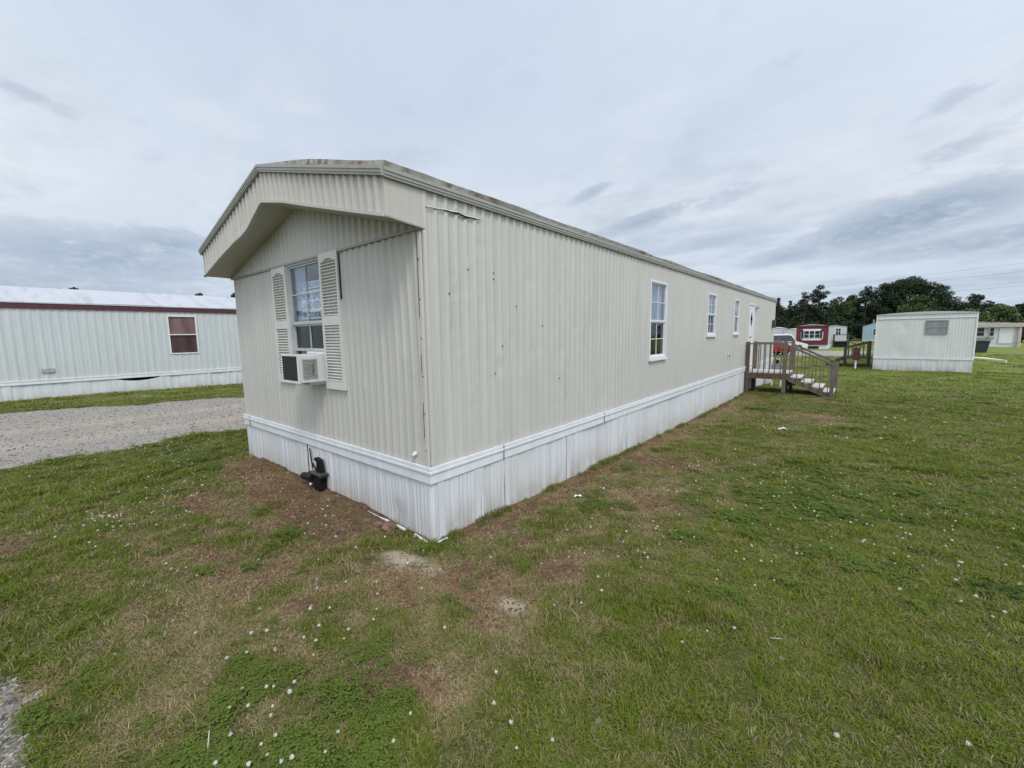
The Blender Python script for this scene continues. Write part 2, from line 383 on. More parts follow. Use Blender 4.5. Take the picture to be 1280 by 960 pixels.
def gravelmat():
    m, nt, b, o = new_mat('grey_gravel')
    v = coords(nt)
    vo = nd(nt, 'ShaderNodeTexVoronoi'); vo.inputs['Scale'].default_value = 75; nt.links.new(v, vo.inputs['Vector'])
    vo2 = nd(nt, 'ShaderNodeTexVoronoi'); vo2.inputs['Scale'].default_value = 48; nt.links.new(v, vo2.inputs['Vector'])
    s = nd(nt, 'ShaderNodeSeparateColor'); nt.links.new(vo.outputs['Color'], s.inputs[0])
    s2 = nd(nt, 'ShaderNodeSeparateColor'); nt.links.new(vo2.outputs['Color'], s2.inputs[0])
    n = noise(nt, coords(nt, (1.2,.25,1)), .9, 5, .6); n2 = noise(nt, v, 5, 4)
    c = ramp(nt, s.outputs[0], [(0, (.16,.145,.125)), (.5, (.34,.31,.27)), (1, (.58,.54,.48))])
    c = mixc(nt, .35, c, ramp(nt, s2.outputs[1], [(0, (.20,.18,.155)), (1, (.46,.425,.375))]))
    c = mixc(nt, ramp(nt, n, [(.42, 0), (.7, .6)]), c, (.42,.34,.26))
    c = mixc(nt, ramp(nt, n2, [(.55, 0), (.75, .5)]), c, (.15,.135,.11))
    g = nd(nt, 'ShaderNodeNewGeometry'); s3 = nd(nt, 'ShaderNodeSeparateXYZ'); nt.links.new(g.outputs['Position'], s3.inputs[0])
    wob = mth(nt, 'MULTIPLY_ADD', noise(nt, v, .5, 3), 1.2, -.6)
    for xc in (-8.0, -9.9):
        q = mth(nt, 'EXPONENT', mth(nt, 'MULTIPLY', mth(nt, 'POWER', mth(nt, 'DIVIDE', mth(nt, 'SUBTRACT', mth(nt, 'ADD', s3.outputs[0], wob), xc), .42), 2), -1))
        c = mixc(nt, mth(nt, 'MULTIPLY', q, .55), c, (.50,.41,.31))
    nt.links.new(c, b.inputs['Base Color']); b.inputs['Roughness'].default_value = .9; b.inputs['Specular IOR Level'].default_value = .2
    bump(nt, b, mth(nt, 'ADD', vo.outputs['Distance'], vo2.outputs['Distance']), .9, .02); return m
M['gravel'] = gravelmat()
def sheet(name, mask, lift):
    fm = (mask.ravel()[Fq].mean(1) > .5)
    F = Fq[fm]; used = np.unique(F); remap = -np.ones(nx*ny, int); remap[used] = np.arange(len(used))
    vv = V[used].copy(); vv[:, 2] += lift
    o = mesh_np(name, vv, remap[F], M['gravel'], True); tag(o, kind='structure'); return o
sheet('gravel_road', road, .004); sheet('gravel_lane', far, .004); sheet('gravel_driveway', g2, .004)

# ------------------------------------------------------------------ scattered ground cover (stuff)
def hide_coll(objs, name):
    c = bpy.data.collections.new(name)
    for o in objs: c.objects.link(o)
    return c
def scatter_obj(name, pts, rot, scl, attrs, coll, mat):
    me = bpy.data.meshes.new(name); me.from_pydata(pts.tolist(), [], [])
    a = me.attributes.new('rot', 'FLOAT_VECTOR', 'POINT'); a.data.foreach_set('vector', rot.astype(np.float32).ravel())
    a = me.attributes.new('scl', 'FLOAT_VECTOR', 'POINT'); a.data.foreach_set('vector', scl.astype(np.float32).ravel())
    for k, v in attrs.items():
        if k == 'pick': a = me.attributes.new(k, 'INT', 'POINT'); a.data.foreach_set('value', v.astype(np.int32))
        else: a = me.attributes.new(k, 'FLOAT', 'POINT'); a.data.foreach_set('value', v.astype(np.float32))
    me.materials.append(mat)
    o = bpy.data.objects.new(name, me); COL.objects.link(o); tag(o, kind='stuff')
    ng = bpy.data.node_groups.new(name + '_nodes', 'GeometryNodeTree')
    ng.interface.new_socket('Geometry', in_out='INPUT', socket_type='NodeSocketGeometry')
    ng.interface.new_socket('Geometry', in_out='OUTPUT', socket_type='NodeSocketGeometry')
    N = ng.nodes; L = ng.links
    gi = N.new('NodeGroupInput'); go = N.new('NodeGroupOutput')
    ci = N.new('GeometryNodeCollectionInfo'); ci.inputs['Collection'].default_value = coll
    ci.inputs['Separate Children'].default_value = True; ci.inputs['Reset Children'].default_value = True
    ip = N.new('GeometryNodeInstanceOnPoints'); ip.inputs['Pick Instance'].default_value = True
    def na(n, t):
        k = N.new('GeometryNodeInputNamedAttribute'); k.data_type = t; k.inputs['Name'].default_value = n; return k
    r = na('rot', 'FLOAT_VECTOR'); s = na('scl', 'FLOAT_VECTOR'); p = na('pick', 'INT')
    er = N.new('FunctionNodeEulerToRotation')
    L.new(gi.outputs[0], ip.inputs['Points']); L.new(ci.outputs[0], ip.inputs['Instance'])
    L.new(p.outputs['Attribute'], ip.inputs['Instance Index'])
    L.new(r.outputs['Attribute'], er.inputs[0]); L.new(er.outputs[0], ip.inputs['Rotation'])
    L.new(s.outputs['Attribute'], ip.inputs['Scale']); L.new(ip.outputs[0], go.inputs[0])
    md = o.modifiers.new('scatter', 'NODES'); md.node_group = ng
    return o

def grassmat(name, g0, g1, straw, leafy=False):
    m, nt, b, o = new_mat(name)
    ai = nd(nt, 'ShaderNodeAttribute', attribute_name='dryness', attribute_type='INSTANCER')
    av = nd(nt, 'ShaderNodeAttribute', attribute_name='hue', attribute_type='INSTANCER')
    ab = nd(nt, 'ShaderNodeAttribute', attribute_name='blade', attribute_type='GEOMETRY')
    c = mixc(nt, mth(nt, 'MULTIPLY_ADD', ab.outputs['Fac'], .5, mth(nt, 'MULTIPLY', av.outputs['Fac'], .5)), g0, g1)
    t = mth(nt, 'ADD', mth(nt, 'MULTIPLY', ai.outputs['Fac'], 1.3), mth(nt, 'MULTIPLY_ADD', ab.outputs['Fac'], 1.15, -.78))
    c = mixc(nt, ramp(nt, t, [(.15, 0), (.5, 1)]), c, mixc(nt, ab.outputs['Fac'], straw, tuple(x*.55 for x in straw)))
    nt.links.new(c, b.inputs['Base Color']); b.inputs['Roughness'].default_value = .65; b.inputs['Specular IOR Level'].default_value = .07
    tr = nd(nt, 'ShaderNodeBsdfTranslucent'); nt.links.new(c, tr.inputs[0])
    mx = nd(nt, 'ShaderNodeMixShader'); mx.inputs[0].default_value = .35
    nt.links.new(b.outputs[0], mx.inputs[1]); nt.links.new(tr.outputs[0], mx.inputs[2]); nt.links.new(mx.outputs[0], o.inputs[0])
    return m
M['grass'] = grassmat('grass_blades', (.060,.110,.006), (.225,.275,.030), (.50,.395,.21))
M['clover'] = grassmat('clover_leaves', (.070,.112,.018), (.175,.225,.044), (.25,.20,.09))
M['petal'] = plain('clover_petals', (.56,.55,.46), .7, 0, .15, 200)
M['stem'] = plain('clover_stem', (.10,.15,.04), .6)

def source(name, V, F, mat, blade):
    me = bpy.data.meshes.new(name); me.from_pydata(V, [], F); me.materials.append(mat)
    a = me.attributes.new('blade', 'FLOAT', 'POINT'); a.data.foreach_set('value', blade); me.update()
    return bpy.data.objects.new(name, me)
def grass_tuft(i, n, rad, h0, h1, flat):
    V = []; F = []; B = []
    for k in range(n):
        a = rnd.uniform(0, 6.283); r = rad*math.sqrt(rnd.random()); x = r*math.cos(a); y = r*math.sin(a)
        h = rnd.uniform(h0, h1); w = rnd.uniform(.0012, .0027); az = rnd.uniform(0, 6.283); ln = h*rnd.uniform(*flat)
        dx, dy = math.cos(az), math.sin(az); px, py = -dy*w, dx*w; b = rnd.random(); i0 = len(V)
        for t, ww in ((0, 1), (.55, .85), (1, 0)):
            cx = x + dx*ln*t**1.7; cy = y + dy*ln*t**1.7; cz = h*t*(1-.25*t) - (.006 if t == 0 else 0)
            if ww: V += [(cx-px*ww, cy-py*ww, cz), (cx+px*ww, cy+py*ww, cz)]; B += [b, b]
            else: V.append((cx, cy, cz)); B.append(b)
        F += [(i0, i0+1, i0+3, i0+2), (i0+2, i0+3, i0+4)]
    return source('grass_tuft', V, F, M['grass'], B)
def clover_tuft(n, rad):
    V = []; F = []; B = []
    for k in range(n):
        a = rnd.uniform(0, 6.283); r = rad*math.sqrt(rnd.random()); x = r*math.cos(a); y = r*math.sin(a); h = rnd.uniform(.012, .045)
        b = rnd.random()*.6; s = rnd.uniform(.005, .0125); t0 = rnd.uniform(0, 6.283)
        for q in range(3):
            t = t0 + q*2.094; i0 = len(V); tz = rnd.uniform(-.35, .35)
            V.append((x, y, h)); B.append(b)
            for (ra, da) in ((.75, -.55), (1.45, -.42), (1.6, 0), (1.45, .42), (.75, .55)):
                V.append((x+s*ra*math.cos(t+da), y+s*ra*math.sin(t+da), h + s*ra*tz*.6 + s*.25*abs(da))); B.append(b + .15*ra)
            F.append(tuple(range(i0, i0+6)))
        i0 = len(V); V += [(x-.0008, y, -.005), (x+.0008, y, -.005), (x, y, h)]; B += [b]*3; F.append((i0, i0+1, i0+2))
    return source('clover_tuft', V, F, M['clover'], B)
tufts = [grass_tuft(i, 18, .05, .012, .036, (.5, 1.7)) for i in range(4)] + [grass_tuft(i, 18, .06, .004, .014, (1.4, 4.0)) for i in range(3)] \
    + [grass_tuft(i, 20, .045, .03, .065, (.4, 1.2)) for i in range(2)]
clovers = [clover_tuft(9, .06) for i in range(3)]
# collection children are taken in name order, so number of sources fixes the pick index
for i, o in enumerate(tufts + clovers): o.name = 'blade_source_%02d' % i
def footprint(x, y):
    inside = ((x > -4.2) & (x < .015) & (y > -.012) & (y < 17.83)) | ((x < -16.86) & (x > -21)) | ((x > 3.35) & (x < 7.1) & (y > 28.43) & (y < 45))
    return inside
def sample(dens, r0, r1, half=R(72)):
    area = half*(r1*r1-r0*r0); n = int(area*dens)
    rr = np.sqrt(nr.uniform(r0*r0, r1*r1, n)); th = nr.uniform(-half, half, n)
    hx, hy = -.633/.993, .765/.993
    dx = hx*np.cos(th) - hy*np.sin(th); dy = hx*np.sin(th) + hy*np.cos(th)
    return CX + rr*dx, CY + rr*dy
# height field lookup consistent with the ground mesh (bilinear)
def ground_z(x, y):
    ix = np.clip(np.searchsorted(gx, x)-1, 0, nx-2); iy = np.clip(np.searchsorted(gy, y)-1, 0, ny-2)
    fx = (x-gx[ix])/(gx[ix+1]-gx[ix]); fy = (y-gy[iy])/(gy[iy+1]-gy[iy])
    return (GZ[iy,ix]*(1-fx)+GZ[iy,ix+1]*fx)*(1-fy) + (GZ[iy+1,ix]*(1-fx)+GZ[iy+1,ix+1]*fx)*fy
def gzf(x, y): return float(ground_z(np.array([float(x)]), np.array([float(y)]))[0])
P_, R_, S_, D_, H_, K_ = [], [], [], [], [], []
for dens, r0, r1, s_xy, s_z in ((3600, 1.0, 3.2, .9, .95), (1900, 3.2, 5.5, 1.1, 1.0), (700, 5.5, 9, 1.6, 1.05), (190, 9, 17, 2.6, 1.2), (28, 17, 32, 5.0, 1.5), (6, 32, 52, 8, 2.0)):
    x, y = sample(dens, r0, r1)
    di, dr, ro, fa, ga2, ga3 = masks(x, y)
    bare = np.maximum.reduce([di*(.80 if r0 < 6 else .9), ro, fa, ga2*.93, ga3*.9])
    keep = (nr.random(len(x)) > bare) & ~footprint(x, y)
    keep &= nr.random(len(x)) < .22 + .78*sstep(.36, .58, fbm(x, y, .15, 611, 3))
    x, y, di, dr = x[keep], y[keep], di[keep], dr[keep]
    n = len(x); tall = fbm(x, y, .9, 200, 4); cl = fbm(x, y, .35, 300, 5)
    # clover beds seen in the photograph
    beds = .9*ga(x, y, .85, -1.25, .22, .16) + .9*ga(x, y, .75, -1.75, .32, .2) + .6*ga(x, y, -.6, -.75, .35, .18) + .7*ga(x, y, -.35, -.25, .22, .12) \
        + .6*ga(x, y, 2.4, 2.8, .5, .5) + .3*ga(x, y, 2.0, 1.8, .9, .9) + .3*ga(x, y, 2.6, 3.8, 1.2, 1.0) + .5*ga(x, y, -5, -.6, .8, .4) + .4*ga(x, y, 1.6, 2.8, .4, .4)
    isclover = (nr.random(n) < .50*sstep(.30, .75, beds*.75 + (cl-.5)*2.0))
    isflat = (nr.random(n) < .25 + .5*dr + .7*di)
    istall = (nr.random(n) < .05 + .6*sstep(.58, .74, tall))*(dr < .65)
    pick = np.where(isflat, nr.integers(4, 7, n), np.where(istall, nr.integers(7, 9, n), nr.integers(0, 4, n)))
    pick = np.where(isclover, nr.integers(9, 12, n), pick)
    f = nr.uniform(.7, 1.3, n)
    hs = s_z*f*(.45 + .85*tall + .9*sstep(.52, .8, fbm(x, y, .22, 712, 3)))*(1-.45*dr)
    P_.append(np.stack([x, y, ground_z(x, y)], 1)); R_.append(np.stack([nr.uniform(-.1,.1,n), nr.uniform(-.1,.1,n), nr.uniform(0,6.283,n)], 1))
    S_.append(np.stack([s_xy*f, s_xy*f, hs], 1)); D_.append(np.clip((dr + di*.8 + nr.normal(0,.22,n))*np.where(isclover, .35, 1), 0, 1)); 
    H_.append(np.clip(fbm(x, y, 2.3, 400, 3)*.9 + nr.normal(0, .14, n), 0, 1)); K_.append(pick)
# unmown fringe along the skirting
for (ax, n, lo, hi) in (('s', 900, .15, 9.0), ('s', 260, 9, 17), ('f', 160, -4.1, -3.2)):
    t = nr.uniform(lo, hi, n); off = np.abs(nr.normal(0, .045, n)) + .02
    x = off if ax == 's' else t; y = t if ax == 's' else -off
    kp = nr.random(n) < sstep(.36, .6, fbm(t, t*0, .35, 77, 3)); x, y, t = x[kp], y[kp], t[kp]; n = len(x)
    P_.append(np.stack([x, y, ground_z(x, y)], 1)); R_.append(np.stack([nr.uniform(-.2,.2,n), nr.uniform(-.2,.2,n), nr.uniform(0,6.283,n)], 1))
    S_.append(np.stack([.9*np.ones(n), .9*np.ones(n), nr.uniform(.7, 1.5, n)], 1)); D_.append(np.clip(nr.normal(.3, .25, n), 0, 1)); H_.append(nr.uniform(0, .5, n)); K_.append(nr.integers(7, 9, n))
P_, R_, S_, D_, H_, K_ = [np.concatenate(a) for a in (P_, R_, S_, D_, H_, K_)]
gcoll = hide_coll(tufts + clovers, 'grass_sources')
scatter_obj('grass', P_, R_, S_, {'dryness': D_, 'hue': H_, 'pick': K_}, gcoll, M['grass'])

# pebbles
def pebble(i):
    bm = bmesh.new(); bmesh.ops.create_icosphere(bm, subdivisions=1, radius=1)
    for v in bm.verts: v.co *= rnd.uniform(.7, 1.15); v.co.z *= .65
    me = bpy.data.meshes.new('pebble'); bm.to_mesh(me); bm.free(); me.materials.append(M['pebble'])
    return bpy.data.objects.new('pebble_source_%02d' % i, me)
def pebmat():
    m, nt, b, o = new_mat('pebbles'); av = nd(nt, 'ShaderNodeAttribute', attribute_name='hue', attribute_type='INSTANCER')
    nt.links.new(ramp(nt, av.outputs['Fac'], [(0, (.055,.05,.043)), (.5, (.135,.12,.105)), (1, (.30,.275,.24))]), b.inputs['Base Color']); b.inputs['Roughness'].default_value = .85; return m
M['pebble'] = pebmat()
pebs = [pebble(i) for i in range(4)]; pcoll = hide_coll(pebs, 'pebble_sources')
x1, y1 = sample(5200, 1.2, 5.2, R(80)); m_ = masks(x1, y1); k1 = nr.random(len(x1)) < np.maximum(m_[4], m_[5]*.05) + .003 + .012*m_[0]
x2, y2 = sample(160, 7, 17); m2_ = masks(x2, y2); k2 = nr.random(len(x2)) < m2_[2]
x = np.concatenate([x1[k1], x2[k2]]); y = np.concatenate([y1[k1], y2[k2]]); n = len(x)
kp = ~footprint(x, y); x, y = x[kp], y[kp]; n = len(x)
s = np.where(np.hypot(x-CX, y-CY) < 6, nr.gamma(3, .0020, n)+.002, nr.gamma(3, .0028, n)+.003)
scatter_obj('gravel_stones', np.stack([x, y, ground_z(x, y)+.003], 1), np.stack([nr.uniform(-.4,.4,n), nr.uniform(-.4,.4,n), nr.uniform(0,6.28,n)], 1),
    np.stack([s*nr.uniform(.8,1.5,n), s, s], 1), {'hue': np.clip(nr.normal(.5,.25,n),0,1), 'pick': nr.integers(0,4,n)}, pcoll, M['pebble'])

# crumbs of soil and dead bits on the bare ground
M['crumb'] = plain('soil_crumbs', (.125,.078,.045), .95, 0, .55, 25, .1)
crumbs = [pebble(i) for i in range(4)]
for i, o in enumerate(crumbs): o.name = 'crumb_source_%02d' % i; o.data.materials[0] = M['crumb']
x1, y1 = sample(2600, 1.4, 6.5, R(75)); m_ = masks(x1, y1); k1 = (nr.random(len(x1)) < m_[0]*.8 + .02) & ~footprint(x1, y1); x, y = x1[k1], y1[k1]; n = len(x); s = nr.gamma(2, .0024, n)+.0015
scatter_obj('soil_crumbs', np.stack([x, y, ground_z(x, y)+.002], 1), np.stack([nr.uniform(-.4,.4,n), nr.uniform(-.4,.4,n), nr.uniform(0,6.28,n)], 1), np.stack([s*nr.uniform(.8,2.2,n), s, s*.9], 1), {'pick': nr.integers(0,4,n)}, hide_coll(crumbs, 'crumb_sources'), M['crumb'])

mb = MB(); us = np.linspace(-3.7, -.15, 150)
for u in us:
    h = .012 + .045*float(fbm(np.array([u]), np.array([0.]), .22, 55, 4)[0])*float(sstep(.35, .6, fbm(np.array([u]), np.array([3.]), .5, 56, 2))[0]); zg = gzf(u, -.06)
    mb.v += [(u, -.005, zg+h), (u, -.03, zg+h*.8), (u, -.07-h*.6, zg-.012)]
for i in range(149): mb.f += [(3*i, 3*i+1, 3*i+4, 3*i+3), (3*i+1, 3*i+2, 3*i+5, 3*i+4)]
tag(mb.build('soil_bank', plain('banked_soil', (.10,.065,.04), .95, 0, .6, 30, .05, (1,1,1), .6), None, smooth=True, fix=False), kind='structure')
# white clover flowers
def flower_mesh(r):
    V = []; F = []
    for k in range(46):
        u = 1-2*(k+.5)/46*.86; ph = k*2.39996; q = math.sqrt(max(0, 1-u*u)); d = Vector((q*math.cos(ph), q*math.sin(ph), u*.85))
        t = Vector((0,0,1)).cross(d); t = t.normalized() if t.length > .01 else Vector((1,0,0)); up = d.cross(t)
        i0 = len(V); a = d*r*.45; c = d*r*rnd.uniform(.85, 1.35) + up*r*.2; w = r*.17
        V += [a, c - t*w - up*w*.6, c + d*r*.12, c + t*w - up*w*.6]; F.append((i0, i0+1, i0+2, i0+3))
    i0 = len(V); k = 8
    for a_ in range(4):
        for b_ in range(k):
            th = math.pi*a_/3.3; V.append(Vector((math.sin(th)*math.cos(6.2832*b_/k), math.sin(th)*math.sin(6.2832*b_/k), math.cos(th)*.8))*r*.66)
    F += [(i0+a_*k+b_, i0+a_*k+(b_+1) % k, i0+(a_+1)*k+(b_+1) % k, i0+(a_+1)*k+b_) for a_ in range(3) for b_ in range(k)]
    me = bpy.data.meshes.new('flower_head'); me.from_pydata(V, [], F); me.materials.append(M['petal']); me.update(); return me
fh = [flower_mesh(.0072), flower_mesh(.006), flower_mesh(.0085)]
fsrc = [bpy.data.objects.new('bloom_source_%02d' % i, m) for i, m in enumerate(fh)]
fcoll = hide_coll(fsrc, 'bloom_sources')
FP = []
def fl(cx, cy, sx, sy, n, rot=0):
    n = max(3, int(n*.6)); a = nr.normal(0, 1, (n, 2)); c, s = math.cos(rot), math.sin(rot)
    FP.extend([(cx + c*u*sx - s*v*sy, cy + s*u*sx + c*v*sy) for u, v in a])
fl(-2.75,-1.75,.30,.12,60); fl(-2.9,-1.3,.5,.2,40); fl(-3.6,-.95,.5,.25,55); fl(-5,-.7,.7,.3,70); fl(-4.7,-1.6,.7,.4,40)
fl(-1.1,-1.5,.12,.05,9); fl(-.9,-.5,.7,.25,26); fl(-.3,-.5,.5,.2,20); fl(1.35,1.0,.3,.45,40); fl(1.5,1.6,.3,.4,20)
fl(2.6,2.9,.8,.6,150); fl(3.1,2.2,.5,.4,50); fl(2.2,3.8,.8,.9,70); fl(3.6,4.2,.7,.9,60); fl(1.9,4.6,.6,1.2,30); fl(3.2,7.5,1.2,2.5,80); fl(5.5,18,2,5,120); fl(2.8,20,1.2,3,60)
fl(2.4,1.2,.8,.5,30); fl(.3,-1.3,.6,.3,20); fl(2.0,-.4,.8,.5,10)
FP = np.array(FP); FP = FP[~footprint(FP[:,0], FP[:,1])]; n = len(FP)
fs = nr.uniform(.75, 1.1, n)*np.where(np.hypot(FP[:,0]-CX, FP[:,1]-CY) > 9, 2.0, 1.0)
scatter_obj('clover_blossoms', np.stack([FP[:,0], FP[:,1], ground_z(FP[:,0], FP[:,1]) + nr.uniform(.025,.05,n)], 1), np.stack([nr.uniform(-.5,.5,n), nr.uniform(-.5,.5,n), nr.uniform(0,6.28,n)], 1),
    np.stack([fs,fs,fs], 1), {'pick': nr.integers(0,3,n)}, fcoll, M['petal'])

# camera basis (also used to set ground positions in metres below)
CAM = Vector((2.706,-2.189,1.748)); CR = Vector((.772,.636,-.016)); CU = Vector((-.062,.1,.993)); CF = Vector((-.633,.765,-.117))
near_flowers = [(.62,-1.42),(.58,-1.50),(.66,-1.46),(.60,-1.62),(.55,-1.68),(.69,-1.72),(.46,-1.60),(.86,-1.60),(.78,-1.80),(.90,-1.72),(.93,-1.66),(.99,-1.63),(1.02,-1.60),
    (.35,-1.25),(.41,-1.21),(.30,-1.14),(.20,-1.02),(.10,-1.10),(.48,-1.05),(.52,-1.10),(.12,-1.36),(.05,-1.42),(.22,-1.50),(.17,-1.58),(1.29,-1.30),(1.22,-1.16),(1.62,-.92),(1.80,-.86),
    (1.70,-.98),(1.50,-.90),(1.05,-1.42),(1.10,-1.50),(1.16,-1.56),(-.05,-.98),(-.18,-.92),(.0,-.80),(1.38,-.75),(2.05,.05),(2.25,.35),(.80,-1.30)]
for i, (fx_, fy_) in enumerate(near_flowers):
    z = gzf(fx_, fy_); h = rnd.uniform(.03, .055)
    t = thing('clover_flower', 'small round white clover flower on a thin stem in the foreground grass', 'clover flower', (fx_, fy_, z), 'white clover flowers in the foreground grass')
    o = bpy.data.objects.new('flower_head', fh[i % 3]); COL.objects.link(o); o.parent = t; o.location = (0,0,h); o.rotation_euler = (rnd.uniform(-.5,.5), rnd.uniform(-.5,.5), rnd.uniform(0,6))
    MB().cyl((fx_, fy_, z-.01), (fx_, fy_, z+h), .0009, .0008, 5).build('stem', M['stem'], t)

# ------------------------------------------------------------------ siding geometry
def rib_profile(u, pitch, amp):
    t = (u/pitch) % 1.0
    # narrow raised rib, broad shallow pan
    if t < .16: return amp*math.sin(t/.16*math.pi/2)
    if t < .34: return amp
    if t < .50: return amp*math.cos((t-.34)/.16*math.pi/2)
    return amp*.16*math.sin((t-.5)/.5*math.pi)
def ribbed(u0, u1, zlo, zhi, place, pitch=.112, amp=.009, rows=24, holes=(), dents=(), per=8, extra=None, flat=None):
    """grid wall: zlo(u), zhi(u) bounds; place(u, z, out) -> 3D point"""
    us = set(np.round(np.linspace(u0, u1, int(round((u1-u0)/pitch*per))+1), 5))
    for h in holes: us |= {h[0], h[1]}
    us = sorted(us); mb = MB(); 
    zl = set(np.round(np.linspace(0, 1, rows+1), 5))
    lo = [zlo(u) for u in us]; hi = [zhi(u) for u in us]
    if holes:   # rectangular panel: rows at hole edges
        for h in holes: zl |= {(h[2]-lo[0])/(hi[0]-lo[0]), (h[3]-lo[0])/(hi[0]-lo[0])}
    zl = sorted(zl); nu = len(us); low = []
    D = np.zeros((len(zl), nu)); U = np.array(us)[None, :]; Z = np.array(zl)[:, None]*(np.array(hi)-np.array(lo))[None, :] + np.array(lo)[None, :]
    for (du, dz, dr, dd) in dents: D += dd*np.exp(-(((U-du)/dr)**2 + ((Z-dz)/(dr*1.3))**2))
    D += (fbm(U+0*Z, Z, .9, 640, 3)-.5)*.010
    for j, z in enumerate(zl):
        for i, u in enumerate(us):
            p = rib_profile(u, pitch, amp)
            if flat: p *= flat(u, Z[j, i])
            mb.v.append(place(u, Z[j, i], p - D[j, i])); low.append(1-z)
    for j in range(len(zl)-1):
        for i in range(nu-1):
            cu = (us[i]+us[i+1])/2; cz = (Z[j,i]+Z[j+1,i+1])/2
            if any(h[0] < cu < h[1] and h[2] < cz < h[3] for h in holes): continue
            a = j*nu+i; mb.f.append((a, a+1, a+nu+1, a+nu))
    mb.low = low
    return mb
def build_low(mb, name, mat, parent):
    o = mb.build(name, mat, parent, smooth=True, fix=False)
    a = o.data.attributes.new('low', 'FLOAT', 'POINT'); a.data.foreach_set('value', [max(0, (l-.30)/.70)**1.3 for l in mb.low]); return o
def skirt_profile(seed):
    r = random.Random(seed); tab = [r.uniform(-.004, .005) for _ in range(400)]
    def f(u):
        k = math.floor(u/.105); t = u/.105 - k
        g = -.016*(math.exp(-(t/.06)**2) + math.exp(-((1-t)/.06)**2)) - .009*math.exp(-((t-.38)/.05)**2)
        return g + tab[int(k) % 400]*1.0 + tab[int(math.floor(u/.42)) % 400]*1.7
    return f

# ------------------------------------------------------------------ main mobile home
W, L = 4.18, 17.79; S1, S2, E, T = .512, .659, 2.582, 2.875; OH = .327; PK = 3.435; ZS = 3.114
home = thing('mobile_home', 'long cream ribbed mobile home with white skirting and louvered shutters in the foreground', 'mobile home', (-W/2, L/2, 0))
win = (-2.42, -1.62, 1.27, 2.565)
dents_s = [(rnd.uniform(.1, 4), rnd.uniform(.75, 2.6), rnd.uniform(.015, .05), rnd.uniform(-.005, .006)) for _ in range(90)]
dents_f = [(rnd.uniform(-4, -.1), rnd.uniform(.75, 2.5), rnd.uniform(.02, .06), rnd.uniform(-.006, .007)) for _ in range(26)]
lowflat = lambda u, z: .18 + .66*float(sstep(1.0, 2.35, z))*(1 if True else 0) + .14*float(vnoise(u, z, .8, 41))
ribbed(-W, 0, lambda u: S2-.05, lambda u: E, lambda u, z, o: (u, -.002-o, z), .106, .024, 40, [win], dents_f, flat=lowflat).build('end_wall', M['wall'], home, smooth=True, fix=False)
def zsof(x): return E + (ZS-E)*(1-abs(x+W/2)/(W/2))
ribbed(-W, 0, lambda u: E, lambda u: zsof(u)+.02, lambda u, z, o: (u, -.010-o, z), .106, .022, 6).build('gable_wall', M['wall'], home, smooth=True, fix=False)
MB().box(-W, 0, -.038, -.002, E-.012, E+.010).build('seam_trim', M['trim'], home)
DOOR = (12.62, 13.42); DZ = (.66, 2.58)
wins = [(4.68, 5.42, 1.32, 2.585, 1.925), (8.08, 8.74, 1.675, 2.595, 2.13), (10.66, 11.24, 1.685, 2.595, 2.135)]
holes = [(w[0], w[1], w[2], w[3]) for w in wins] + [(DOOR[0], DOOR[1], DZ[0], DZ[1])]
def place_s(u, z, o): return (.002+o, u, z)
mb = ribbed(.0, 6.2, lambda u: S2-.05, lambda u: T+.03, place_s, .112, .016, 60, [holes[0]], dents_s, flat=lowflat)
mb2 = ribbed(6.2, L, lambda u: S2-.05, lambda u: T+.03, place_s, .112, .016, 14, holes[1:], [], per=6, flat=lowflat)
mb.add(mb2.v, mb2.f); mb.build('side_wall', M['wall_side'], home, smooth=True, fix=False)
MB().box(-W, -W+.02, 0, L, -.4, T).build('rear_side_wall', M['wall'], home)
MB().prism([(-W+.02,-.45),(-.0,-.45),(-.0,T),(-W/2,PK-.1),(-W+.02,T)], 'y', L-.03, L).build('far_end_wall', M['wall'], home)
MB().box(-W+.05, -.35, .3, L-.1, S2-.02, S2+.02).build('floor', M['interior'], home)
MB().box(-W+.05, -.05, 2.9, 2.95, S2+.02, E).build('partition', M['interior'], home)
c = MB(); c.box(-.002, .024, -.0, .035, S2, E-.02); c.box(-.035, .0, -.024, -.002, S2, E-.02)
c.build('corner_trim', M['wall'], home, bevel=.003)
for i in range(6):
    z = .80 + i*.31; MB().cyl((-.022,-.016,z),(-.022,-.0285,z),.005,n=6).build('nail_head', M['greyplate'], home)
for i in range(9):
    z = rnd.uniform(.9, 2.6); y = .112*rnd.randint(0, 22)+.028; MB().cyl((.018,y,z),(.0255,y,z),.007,n=6).build('nail_head', M['greyplate'], home)
for (za, zb_) in ((1.9,E-.03),(1.45,1.60),(.9,1.2)): MB().box(-.0385,-.0372,-.0255,-.004,za,zb_).build('corner_seam', M['dark'], home)

# roof with a slightly bulging, dented sheet
rf = MB(); ysr = np.linspace(-OH-.02, L+.04, 150); prof = []
xs_ = np.concatenate([np.linspace(.045, -W/2, 9), np.linspace(-W/2, -W-.045, 9)[1:]])
for y in ysr:
    for x in xs_:
        k = 1-abs(x+W/2)/(W/2+.045); z = T+.046 + (PK+.004-T-.046)*k
        edge = math.exp(-((1-k)/.5)) if False else 0
        bul = .045*float(fbm(np.array([x*1.2]), np.array([y]), .8, 900, 3)[0]) + .02*math.sin(k*math.pi)
        rf.v.append((x, y, z + bul))
nxr = len(xs_)
for j in range(len(ysr)-1):
    for i in range(nxr-1):
        a = j*nxr+i; rf.f.append((a, a+1, a+nxr+1, a+nxr))
o = rf.build('roof', M['roof'], home, smooth=False, fix=False)
sm = o.modifiers.new('thickness', 'SOLIDIFY'); sm.thickness = .04; sm.offset = -1
